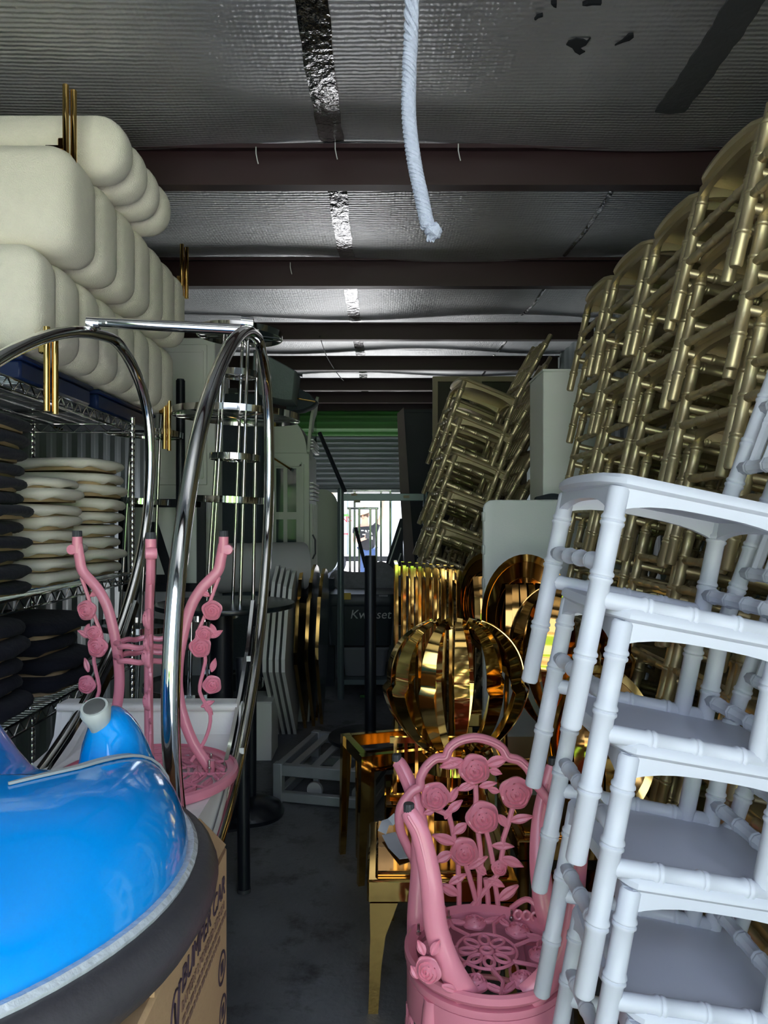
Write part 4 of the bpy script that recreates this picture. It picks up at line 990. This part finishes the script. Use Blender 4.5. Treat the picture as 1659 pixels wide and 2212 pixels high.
# white block, arched boards, drum
wb = thing('white_block', 'white painted wooden block on the floor beside leaning arched boards', 'block', (P(563, 0, 4.6).x, 4.7, 0))
MB().box((P(560, 0, 4.6).x, 4.72, .18), (.16, .28, .36), ch=.004).build('block', white_paint, wb, world=True)
MB().box((P(560, 0, 4.6).x, 4.72, .364), (.165, .285, .008)).build('lid', white_paint, wb, world=True)
def arch_board(label, x0, xt, mat_face, mat_edge, dz_=0.0, sc_=1.0, d0=5.15):
    t = thing('arched_board', label, 'panel', (x0, d0, 0), group=None)
    out = []
    q = [(d0, 0.0), (d0 - .72 * sc_, .58), (d0 - .74 * sc_, .66), (d0 - .62 * sc_, .98)]
    for k in range(7):
        a = PI - PI * k / 6; q.append((d0 - .1 + .42 * sc_ * math.cos(a), .98 + .24 * sc_ * math.sin(a) + dz_))
    q += [(d0 + .5 * sc_, .66), (d0 + .48 * sc_, .58)]
    lean = lambda z: x0 + (xt - x0) * z
    n = len(q); th = .022
    vs_ = [(lean(z), d, z) for d, z in q] + [(lean(z) + th, d, z) for d, z in q]
    MB().add(vs_, [tuple(range(n)), tuple(range(n, 2 * n))]).build('face', mat_face, t, world=True, smooth=False)
    MB().add(vs_, [(i, (i + 1) % n, n + (i + 1) % n, n + i) for i in range(n)]).build('edge_band', mat_edge, t, world=True, smooth=False)
for i in range(4):
    arch_board('pale arched board leaning in a row, %s from the left' % ORD[i], -.735 + .040 * i, -.70 + .036 * i, grey_white, white_paint, -.015 * i, 1.0, 5.15)
for i in range(3):
    arch_board('gold-edged dark arched board, %s from the left in the leaning row' % ORD[i], -.56 + .055 * i, -.55 + .062 * i, black_lam, gold, .01 - .02 * i, .9 - .05 * i, 5.3 + .05 * i)
for i in range(3):
    px = 652 + i * 11; t = thing('gold_loop_stand', 'slim gold loop stand, %s from the left beside the black tote' % ORD[i], 'stand', (P(px, 0, 5.6).x, 5.75, 0), group='gold loop stands')
    x = P(px, 0, 5.6).x; q = [(x, 5.55, 0), (x - .01, 5.5, .6), (x - .02, 5.55, .98), (x - .02, 5.68, 1.10 - .04 * i), (x - .02, 5.82, .98), (x - .01, 5.86, .6), (x, 5.80, 0)]
    MB().ribbon(spline(q, 6), V(1, 0, 0), .05, .012).build('loop', gold, t, world=True, ang=60)
    MB().box((x, 5.68, .012), (.10, .36, .024)).build('foot', gold, t, world=True)
dr = thing('white_drum', 'white round drum lying on its side on the stacked boards', 'drum', (-.74, 4.9, .9))
Md = TR(*P(560, 1225, 5.0)) @ RZ(R_(22)) @ RY(PI / 2)
MB().lathe([(.02, -.36), (.155, -.36), (.165, -.34), (.165, .30), (.16, .315)], 40, Md).build('shell', grey_white, dr, world=True)
MB().lathe([(.01, .31), (.158, .31), (.158, .318), (.01, .318)], 40, Md).build('end_disc', pm('worn_disc', (.34, .34, .34), .7, 0, .3, 14), dr, world=True)
ds = thing('drum_stand', 'dark box supporting the white drum', 'box', (-.9, 5.15, 0))
MB().box((-.95, 5.14, .50), (.36, .30, 1.0), ch=.01).build('box', dark_cloth, ds, world=True); MB().box((-.95, 5.14, 1.005), (.37, .31, .02)).build('lid', dark_cloth, ds, world=True)
# pale sage wardrobe with window door
wd = thing('sage_wardrobe', 'pale green-grey wardrobe with arched top and small window panes', 'cabinet', (-.70, 5.75, 0))
D5 = 5.45; X0, X1 = P(560, 0, D5).x, P(668, 0, D5).x; zz = CH + (VY - 978) / F * D5
MB().box(((X0 + X1) / 2, D5 + .30, zz / 2), (X1 - X0, .58, zz), ch=.004).build('body', sage, wd, world=True)
ap = []
for k in range(9):
    a = PI / 2 * k / 8; ap.append((X0 + .10 + (X1 - X0 - .12) * math.sin(a), zz + (CH + (VY - 888) / F * D5 - zz) * math.cos(a)))
ap = [(X0 + .0, zz), (X0 + .06, CH + (VY - 905) / F * D5)] + ap + [(X1 - .015, zz)]
MB().prism(ap, .5, frame((0, D5 + .28, 0), (1, 0, 0), (0, 0, 1), (0, -1, 0))).build('arched_top', sage, wd, world=True)
arch2 = [P(668, 985, 5.5), P(671, 940, 5.55), P(676, 900, 5.6), P(684, 876, 5.7)]
MB().ribbon(spline(arch2, 5), V(0, 1, 0), .16, .02).build('arch_trim', sage, wd, world=True)
for i in range(9): MB().box((X1 + .012, D5 + .29, zz + .10 - i * .022 if i < 4 else zz - .10 - i * .03), (.03, .52, .010)).build('cornice_strip', white_paint, wd, world=True)
MB().box((X1 + .006, D5 + .28, zz + .22), (.012, .40, .20)).build('side_panel', glass_dark, wd, world=True)
for i in range(5): MB().box((X1 + .008, D5 + .08 + i * .10, (zz - .35) / 2 + .1), (.016, .03, zz - .6)).build('flute', sage, wd, world=True)
for y0, y1 in ((1012, 1106), (1122, 1190)):
    for x0_, x1_ in ((597, 612), (621, 640)):
        a, b = P(x0_, y0, D5), P(x1_, y1, D5); w = MB().box(((a.x + b.x) / 2, D5 + .002, (a.z + b.z) / 2), (b.x - a.x, .012, a.z - b.z)).build('window_pane', glass_dark, wd, world=True)
a, b = P(588, 1003, D5), P(652, 1200, D5)
mb = MB()
for x in (a.x, b.x): mb.box((x, D5 - .008, (a.z + b.z) / 2), (.03, .02, a.z - b.z))
mb.box(((a.x + b.x) / 2, D5 - .008, a.z), (b.x - a.x, .02, .03)); mb.build('door_frame', sage, wd, world=True)
MB().tube([(X1 + .02, D5 + .05, 1.20), (X1 + .04, D5 + .05, 1.24), (X1 + .04, D5 + .05, 1.34), (X1 + .02, D5 + .05, 1.38)], .006, 6).build('handle', black_metal, wd, world=True)
ov = thing('oval_board', 'pale rounded oval board leaning beside the wardrobe', 'panel', P(697, 1240, 6.6))
MB().loft([[frame(P(694, 1149, 6.6), (.94, .34, 0), (0, 0, 1), (.34, -.94, 0)) @ V(x * k, y * k, z) for x, y in rrect(.30, .76, .145, 8)] for z, k in ((-.012, 1), (.012, 1), (.016, .97))]).build('board', sage, ov, world=True, label='leaning board')
MB().box((P(697, 0, 6.6).x, 6.68, .48), (.2, .1, .96)).build('prop', dark_cloth, ov, world=True)
# fabric bundle on a dark covered stack
bu = thing('covered_stack', 'dark covered stack of furniture behind the chrome tower', 'furniture', (-.93, 5.1, 0))
a = [(x, y) for x, y in rrect(.34, .30, .05, 4)]
MB().loft([[(-.985 + x * k + o, 5.12 + y * k, z) for x, y in a] for z, k, o in ((0, 1, 0), (.6, 1, 0), (1.2, .97, 0), (1.8, .98, .02), (2.15, .95, .03), (2.34, .9, .02))]).build('cover', dark_cloth, bu, world=True, ang=70)
MB().box((-.985, 4.96, 1.1), (.22, .012, 1.6)).build('fold', dark_cloth, bu, world=True)
fb = thing('grey_cushion', 'grey-green fabric cushion tilted on top of the covered stack', 'cushion', P(600, 850, 4.95))
cs = [P(x, y, 4.90) for x, y in ((548, 755), (575, 766), (640, 802), (634, 868), (620, 868), (560, 856), (545, 800))]
cc_ = sum(cs, Vector()) / len(cs)
rings = []
for dy, k in ((-.02, .93), (0, 1), (.22, 1.02), (.25, .93)): rings.append([cc_ + (p - cc_) * k + V(0, dy, 0) for p in cs])
MB().loft(rings).build('fabric', grey_cloth, fb, world=True, ang=50)
MB().tube([P(638, 808, 5.0), P(652, 811, 5.0), P(653, 811, 5.0)], [.008, .008, .016], 10).build('bolt', black_metal, fb, world=True)
fb2 = thing('dark_cushion', 'dark pointed fabric piece with gold rod under the grey cushion', 'cushion', P(640, 860, 5.1))
cs = [P(x, y, 5.12) for x, y in ((618, 835), (640, 836), (668, 850), (686, 868), (676, 878), (655, 887), (618, 892))]
cc_ = sum(cs, Vector()) / len(cs)
MB().loft([[cc_ + (p - cc_) * k + V(0, dy, 0) for p in cs] for dy, k in ((-.02, .9), (0, 1), (.12, 1), (.14, .9))]).build('fabric', dark_cloth, fb2, world=True, ang=50)
MB().tube([P(631, 859, 5.07), P(681, 868, 5.07)], .006, 8).build('gold_rod', gold, fb2, world=True)
gd = thing('gold_rod', 'thin gold rod leaning against the pale wardrobe', 'rod', P(610, 1000, 5.3))
MB().tube([P(560, 970, 5.30), P(629, 1014, 5.40)], .007, 8).build('rod', gold, gd, world=True); MB().tube([P(628, 1013, 5.40), P(631, 1015, 5.40)], .012, 8).build('tip', black_metal, gd, world=True)
# ================================================================== aisle: dolly, trolley, totes, stanchion
dy_ = thing('flat_dolly', 'galvanised steel flat dolly with slatted deck and casters on the concrete floor', 'dolly', V(-.23, 4.15, 0), (0, 0, R_(-14)))
w, l, zt = .50, .60, .205
for (x, y, sx, sy) in ((0, -l / 2, w, .04), (0, l / 2, w, .04), (-w / 2, 0, .04, l), (w / 2, 0, .04, l)):
    MB().box((x, y, zt - .03), (sx, sy, .06), ch=.004).build('deck_rail', zinc, dy_)
    MB().box((x, y, .035), (sx, sy, .05), ch=.004).build('base_rail', zinc, dy_)
for x in (-w / 2, w / 2):
    for y in (-l / 2, l / 2): MB().box((x, y, .105), (.05, .05, .21), ch=.004).build('corner_post', zinc, dy_)
for i in range(4): MB().box((-w / 2 + w * (i + .7) / 4.4, 0, zt - .012), (.045, l, .012)).build('deck_slat', zinc, dy_)
for x in (-.08, .17):
    c_ = MB().lathe([(.005, -.012), (.042, -.012), (.045, 0), (.042, .012), (.005, .012)], 24, TR(x, -l / 2 + .09, .048) @ RX(PI / 2)).build('caster_wheel', grey_white, dy_)
    MB().box((x, -l / 2 + .115, .10), (.03, .02, .11)).build('caster_fork', zinc, dy_)
sn = thing('stanchion', 'black round-based stanchion post standing on the flat dolly', 'stanchion', (P(800, 0, 4.35).x, 4.35, .205))
x = P(800, 0, 4.35).x; zt = CH + (VY - 1200) / F * 4.35
MB().lathe([(.245, .207), (.25, .215), (.245, .226), (.10, .250), (.045, .262)], 48, TR(x, 4.35, 0)).build('base', black_metal, sn, world=True)
MB().lathe([(.034, .25), (.034, zt - .01), (.030, zt)], 24, TR(x, 4.35, 0)).build('post', black_metal, sn, world=True)
sn2 = thing('stanchion', 'black stanchion with domed base on the floor behind the carton', 'stanchion', (-.66, 3.75, 0))
MB().lathe([(.16, 0), (.165, .02), (.15, .05), (.08, .085), (.03, .10)], 40, TR(-.66, 3.75, 0)).build('base', black_metal, sn2, world=True)
MB().lathe([(.025, .08), (.025, .95)], 20, TR(-.66, 3.75, 0)).build('post', black_metal, sn2, world=True)
bp_ = thing('black_pole', 'thick black pole standing on the floor beside the carton and hoop bench', 'pole', (-.553, 2.99, 0))
MB().tube([P(527, 1926, 2.97), P(524, 1500, 3.0), P(522, 1420, 3.02)], .0255, 20).build('pole', black_metal, bp_, world=True)
MB().tube([P(527, 1926, 2.97), P(527, 1918, 2.97)], .0275, 20).build('end_cap', rubber_grey, bp_, world=True)
tl = thing('trolley_frame', 'blue-grey steel trolley with tall posts and a top bar in the aisle', 'trolley', (0, 6.15, 0))
DTr = 6.15; zt = CH + (VY - 1054) / F * DTr
xl, xr = P(736, 0, DTr).x, P(921, 0, DTr).x
for x in (xl, xr): MB().tube([(x, DTr, 0), (x, DTr, zt)], .028, 16).build('post', trolley_paint, tl, world=True)
MB().box(((xl + xr) / 2, DTr, CH + (VY - 1074) / F * DTr), (xr - xl, .03, .062), ch=.004).build('top_bar', trolley_paint, tl, world=True)
MB().box(((xl + xr) / 2, DTr + .4, .14), (xr - xl, .8, .04)).build('deck', trolley_paint, tl, world=True)
for px, py in ((765, 1068), (772, 1083), (878, 1073)): MB().box(P(px, py, DTr - .017), (.05, .002, .022)).build('sticker', wood_pale, tl, world=True)
tb = thing('black_tote', 'black lidded tote printed Kwikset on the trolley behind the stanchion', 'storage box', (P(780, 0, 6.2).x, 6.55, .44))
a, b = P(706, 1310, 6.2), P(852, 1396, 6.2)
MB().loft([[((a.x + b.x) / 2 + x * k, 6.5 + y * k, z) for x, y in rrect(b.x - a.x, .56, .05, 4)] for z, k in ((b.z, .93), (a.z, 1))]).build('body', tote_black, tb, world=True)
MB().loft([[((a.x + b.x) / 2 + x * k, 6.5 + y * k, z) for x, y in rrect(b.x - a.x + .03, .59, .06, 4)] for z, k in ((a.z, .99), (a.z + .01, 1), (a.z + .07, 1), (a.z + .10, .95))]).build('lid', tote_black, tb, world=True)
text('printed_name', 'Kwikset', .105, frame(P(800, 1328, 6.195), (1, 0, 0), (0, 0, 1), (0, -1, 0)), white_print, tb, .002, shear=.2)
MB().box(P(747, 1288, 6.175), (.085, .004, .055)).build('yellow_label', yellow, tb, world=True)
MB().box(P(828, 1287, 6.175), (.075, .004, .016)).build('grey_label', tote_grey, tb, world=True)
gt = thing('grey_tub', 'grey plastic tub under the black tote', 'storage box', (P(786, 0, 6.2).x, 6.5, .16))
a, b = P(738, 1398, 6.2), P(838, 1500, 6.2)
MB().loft([[((a.x + b.x) / 2 + x * k, 6.5 + y * k, z) for x, y in rrect(b.x - a.x, .50, .04, 4)] for z, k in ((.165, .86), (a.z - .03, 1), (a.z - .03, 1.05), (a.z - .01, 1.05))]).build('tub', tote_grey, gt, world=True)
MB().box(P(783, 1504, 6.19), (.04, .004, .02)).build('green_sticker', slat_green, gt, world=True)
bl = thing('moving_blanket', 'crumpled grey quilted moving blanket heaped behind the black tote', 'blanket', (-.15, 7.1, .6))
g = []; nx, ny = 26, 14
for j in range(ny + 1):
    for i in range(nx + 1):
        u, v = i / nx, j / ny; x = -.55 + .80 * u; y = 6.90 + .5 * v
        z = .55 + (.46 + .05 * math.sin(9 * u + 2) + .03 * math.sin(15 * u + 7 * v)) * math.sin(PI * (.08 + .84 * v)) ** .5 * min(1, 6 * (1 - u) + .5) * min(1, 5 * u + .55)
        g.append((x, y, z))
o_ = len(g); fs_ = [(j * (nx + 1) + i, j * (nx + 1) + i + 1, (j + 1) * (nx + 1) + i + 1, (j + 1) * (nx + 1) + i) for j in range(ny) for i in range(nx)]
MB().add(g + [(x, y, .5) for x, y, z in g], fs_ + [tuple(q + o_ for q in f) for f in fs_]).build('blanket_cloth', quilt, bl, world=True, ang=80)
MB().box((-.15, 7.15, .25), (.7, .42, .5), ch=.02).build('wrapped_bundle', quilt, bl, world=True)
cr = thing('chrome_rack', 'chrome tube display rack standing before the far door', 'rack', (-.13, 7.9, 0))
for px, py0, d in ((756, 1098, 7.4), (776, 1098, 7.4), (800, 1098, 7.4), (813, 1098, 7.4), (766, 1062, 8.0), (843, 1062, 8.0), (823, 1062, 8.0)):
    x = P(px, 0, d).x; MB().tube([(x, d, .02), (x, d, CH + (VY - py0) / F * d)], .012, 10).build('post', chrome, cr, world=True)
for (xa_, xb_, py, d) in ((750, 818, 1098, 7.4), (762, 845, 1060, 8.0), (750, 845, 1300, 7.7)):
    MB().tube([P(xa_, py, d), P(xb_, py, d)], .012, 10).build('rail', chrome, cr, world=True)
MB().box((P(795, 0, 7.7).x, 7.7, .02), (.5, .7, .04)).build('base', black_metal, cr, world=True)
for k, (q0, q1, q2, lab) in enumerate((((832, 1215), (862, 1130), (866, 1235), 'black folding screen leaning beside the wooden plank'), ((790, 1225), (768, 1140), (0, 0), 'thin black pole leaning in front of the bright doorway'), ((745, 1062), (690, 935), (0, 0), 'long black pole slanting from the wardrobe to the trolley post'))):
    t = thing('leaning_pole' if k else 'folding_screen', lab, 'pole' if k else 'screen', P(*q0, 7.0 if k < 2 else 6.0))
    if k == 0:
        cs = [P(x, y, 7.2) for x, y in ((826, 1240), (864, 1120), (870, 1120), (872, 1250))]
        MB().add([*cs, *[p + V(0, .03, 0) for p in cs]], [(0, 1, 2, 3), (4, 5, 6, 7), (0, 1, 5, 4), (1, 2, 6, 5), (2, 3, 7, 6), (3, 0, 4, 7)]).build('screen_panel', navy_panel, t, world=True, smooth=False)
        for a, b in (((840, 1218), (866, 1140)), ((846, 1255), (866, 1195))): MB().tube([P(*a, 7.17), P(*b, 7.17)], .007, 6).build('edge_trim', white_print, t, world=True)
        cs = [V(P(868, 0, 7.2).x, 7.215, 0)]; MB().box((P(860, 0, 7.2).x, 7.215, .45), (.09, .03, .95)).build('screen_foot', navy_panel, t, world=True)
    else:
        d0, d1 = (7.0, 7.1) if k == 1 else (6.05, 6.2)
        MB().tube([P(*q0, d0), P(*q1, d1)], .018, 10).build('pole', black_metal, t, world=True); MB().tube([P(*q0, d0 - .002), P(q0[0] - .8, q0[1] - 2, d0 - .002)], .02, 10).build('tip', rubber_grey, t, world=True)
# dark panel with wooden edge, pale wood frames on the right
np_ = thing('navy_hoarding', 'tall dark navy board standing on the right of the far door', 'panel', (.32, 7.3, 0))
a, b = P(872, 884, 7.3), P(940, 884, 7.3)
MB().box(((a.x + b.x) / 2, 7.36, a.z / 2), (b.x - a.x, .10, a.z)).build('board', navy_panel, np_, world=True)
MB().box(((a.x + b.x) / 2, 7.305, a.z - .02), (b.x - a.x, .012, .03)).build('top_trim', navy_panel, np_, world=True)
pk = thing('wood_plank', 'grey-brown wooden plank leaning against the dark board', 'plank', (P(890, 0, 7.2).x, 7.2, 0))
cs = [P(858, 893, 7.22), P(872, 880, 7.22), P(884, 1060, 7.22), P(896, 1215, 7.22), P(908, 1440, 7.22), P(880, 1440, 7.22), P(874, 1215, 7.22), P(864, 1060, 7.22)]
n = len(cs); MB().add(cs + [p + V(0, .04, 0) for p in cs], [tuple(range(n)), tuple(range(n, 2 * n))] + [(i, (i + 1) % n, n + (i + 1) % n, n + i) for i in range(n)]).build('plank', wood_grey, pk, world=True, smooth=False)
MB().box(P(884, 1300, 7.2), (.06, .012, .03)).build('batten', wood_grey, pk, world=True)
wf_ = thing('wood_crate', 'large pale wood-framed crate behind the tilted gold chairs', 'crate', (.78, 6.6, 0))
a, b = P(936, 814, 6.5), P(1135, 814, 6.5)
MB().box(((a.x + b.x) / 2, 6.56, a.z / 2), (b.x - a.x, .05, a.z)).build('back_panel', pm('crate_panel', (.06, .055, .045), .8), wf_, world=True)
for px in (940, 1035, 1132): MB().box((P(px, 0, 6.5).x, 6.51, a.z / 2), (.045, .05, a.z)).build('upright', wood_pale, wf_, world=True)
for z in (a.z - .02, 1.3, .05): MB().box(((a.x + b.x) / 2, 6.51, z), (b.x - a.x, .045, .045)).build('rail', wood_pale, wf_, world=True)
sf = thing('small_picture', 'small pale wooden frame beside the tilted gold chairs', 'frame', P(930, 1240, 6.0))
for (x0_, y0_, x1_, y1_) in ((912, 1178, 912, 1420), (912, 1178, 950, 1178), (950, 1178, 950, 1420)):
    p0, p1 = P(x0_, y0_, 6.0), P(x1_, y1_, 6.0); MB().box((p0 + p1) / 2, (abs(p1.x - p0.x) + .03, .03, abs(p1.z - p0.z) + .03)).build('frame_bar', wood_pale, sf, world=True)
a, b = P(912, 1178, 6.02), P(950, 1420, 6.02); MB().box((a + b) / 2, (b.x - a.x, .01, a.z - b.z)).build('board', navy_panel, sf, world=True)
# hanging wire near the ceiling
hw = thing('loose_cable', 'thin dark cable dangling across the purlins near the far end', 'cable', P(720, 760, 6.2))
MB().tube(spline([P(691, 726, 6.16), P(695, 740, 6.2), P(705, 768, 6.75), P(722, 797, 7.40), P(735, 815, 7.5), P(742, 822, 7.7)], 6), .004, 6).build('cable', black_metal, hw, world=True)
# ================================================================== person outside
def skin_mesh(name, pts, edges, rad, mat, parent, sub=2):
    me = bpy.data.meshes.new(name); me.from_pydata([tuple(p) for p in pts], edges, []); o = bpy.data.objects.new(name, me); C.objects.link(o)
    sk = o.modifiers.new('skin', 'SKIN'); ss = o.modifiers.new('sub', 'SUBSURF'); ss.levels = sub; ss.render_levels = sub
    for i, r in enumerate(rad):
        sv = me.skin_vertices[0].data[i]; sv.radius = r if isinstance(r, tuple) else (r, r); sv.use_root = i == 0
    bpy.context.view_layer.update(); dg = bpy.context.evaluated_depsgraph_get()
    m2 = bpy.data.meshes.new_from_object(o.evaluated_get(dg)); bpy.data.objects.remove(o)
    m2.transform(WM(parent).inverted()); m2.materials.clear(); m2.materials.append(mat); m2.polygons.foreach_set('use_smooth', [True] * len(m2.polygons))
    o2 = bpy.data.objects.new(name, m2); C.objects.link(o2); o2.parent = parent; return o2
PD = 15.0
pr = thing('person', 'person in straw hat and black t-shirt looking down at a phone outside the far door', 'person', (-.33, PD, -.1))
x = -.33; z0 = -.1
B_ = lambda px, py, d=PD: P(px, py, d)
body = [V(x + .04, PD, z0 + .95), V(x + .02, PD, z0 + 1.15), V(x, PD - .02, z0 + 1.38), V(x - .01, PD - .05, z0 + 1.50), V(x - .02, PD - .09, z0 + 1.60), V(x - .03, PD - .12, z0 + 1.72),
        V(x - .20, PD - .03, z0 + 1.38), V(x - .24, PD - .12, z0 + 1.12), V(x - .02, PD - .28, z0 + 1.20), V(x + .03, PD - .30, z0 + 1.215),
        V(x + .20, PD - .02, z0 + 1.40), V(x + .33, PD - .1, z0 + 1.66), V(x + .36, PD - .22, z0 + 1.93), V(x + .365, PD - .24, z0 + 2.0),
        V(x - .06, PD, z0 + .90), V(x - .07, PD - .02, z0 + .48), V(x - .08, PD, z0 + .06), V(x - .09, PD - .14, z0 + .03),
        V(x + .14, PD, z0 + .90), V(x + .15, PD - .02, z0 + .48), V(x + .16, PD, z0 + .06), V(x + .17, PD - .14, z0 + .03)]
ed = [(0, 1), (1, 2), (2, 3), (3, 4), (4, 5), (2, 6), (6, 7), (7, 8), (8, 9), (2, 10), (10, 11), (11, 12), (12, 13), (0, 14), (14, 15), (15, 16), (16, 17), (0, 18), (18, 19), (19, 20), (20, 21)]
rd = [.14, .14, .15, .055, .09, .085, .06, .042, .03, .035, .06, .045, .03, .035, .085, .06, .045, .04, .085, .06, .045, .04]
bo = skin_mesh('body', body, ed, rd, skin, pr)
skin_mesh('t_shirt', [body[0] - V(0, 0, .06), body[1], body[2], body[3] - V(0, 0, .06), body[6], (body[6] + body[7]) / 2, body[10], (body[10] + body[11]) / 2], [(0, 1), (1, 2), (2, 3), (2, 4), (4, 5), (2, 6), (6, 7)], [.185, .18, .185, .09, .085, .075, .085, .075], tshirt, pr)
skin_mesh('jeans', [body[0], body[14], body[15], body[16], body[18], body[19], body[20]], [(0, 1), (1, 2), (2, 3), (0, 4), (4, 5), (5, 6)], [.16, .10, .08, .07, .10, .08, .07], denim, pr)
for s_, hc in ((1, body[9]), (1, body[13])):
    for k in range(5):
        d = V((k - 2) * .016, -.02, .01) if k else V(-.035, 0, .01); up_ = V(0, -.02, .05 + .01 * (2 - abs(k - 2)))
        MB().tube([hc + d * .6, hc + d + up_ * .6, hc + d * 1.05 + up_ + V(0, .012, 0)], [.010, .009, .007], 7).build('finger', skin, bo, world=True)
hd = V(x - .03, PD - .115, z0 + 1.67)
MB().tube([hd + V(-.02, -.095, .0), hd + V(-.022, -.125, -.03), hd + V(-.02, -.10, -.045)], [.008, .016, .010], 8).build('nose', skin, bo, world=True)
for sx in (-1, 1):
    MB().lathe([(.001, -.006), (.011, 0), (.001, .006)], 8, TR(*(hd + V(-.02 + sx * .033, -.092, .012)))).build('eye', ink, bo, world=True)
    MB().lathe([(.001, -.028), (.012, -.02), (.016, .012), (.001, .03)], 8, TR(*(hd + V(sx * .095, 0, 0)))).build('ear', skin, bo, world=True)
MB().box(hd + V(-.02, -.088, -.072), (.045, .012, .010)).build('mouth', ink_light, bo, world=True)
MB().lathe([(.088, -.07), (.098, -.02), (.096, .05), (.02, .10)], 18, TR(*(hd + V(.005, .03, .02)))).build('hair', hair, pr, world=True)
Mh = TR(*(hd + V(-.005, -.01, .065))) @ RY(R_(-17)) @ RX(R_(14))
ht = MB().lathe([(.10, .0), (.175, -.012), (.185, -.004), (.18, .004), (.104, .016), (.098, .075), (.075, .115), (.02, .118)], 32, Mh).build('straw_hat', straw, pr, world=True)
MB().lathe([(.104, .014), (.106, .016), (.103, .04), (.100, .042)], 32, Mh, ring=True).build('hat_band', grey_white, ht, world=True)
MB().box(body[9] + V(.01, -.05, .05), (.075, .012, .14), Matrix.Rotation(R_(25), 3, 'X')).build('phone', black_metal, pr, world=True)
mb = MB()
for k, (dx_, dz_, w_, h_) in enumerate(((-.09, .06, .05, .02), (-.02, .05, .04, .03), (.05, .06, .05, .02), (-.06, -.02, .06, .02), (.03, -.03, .05, .025), (.09, .0, .025, .05), (.10, -.09, .03, .06))):
    mb.box((x + .03 + dx_, PD - .205, z0 + 1.30 + dz_), (w_, .01, h_), Matrix.Rotation(.4 * math.sin(k * 2.1), 3, 'Y'))
mb.build('shirt_print', white_print, pr, world=True, smooth=False)
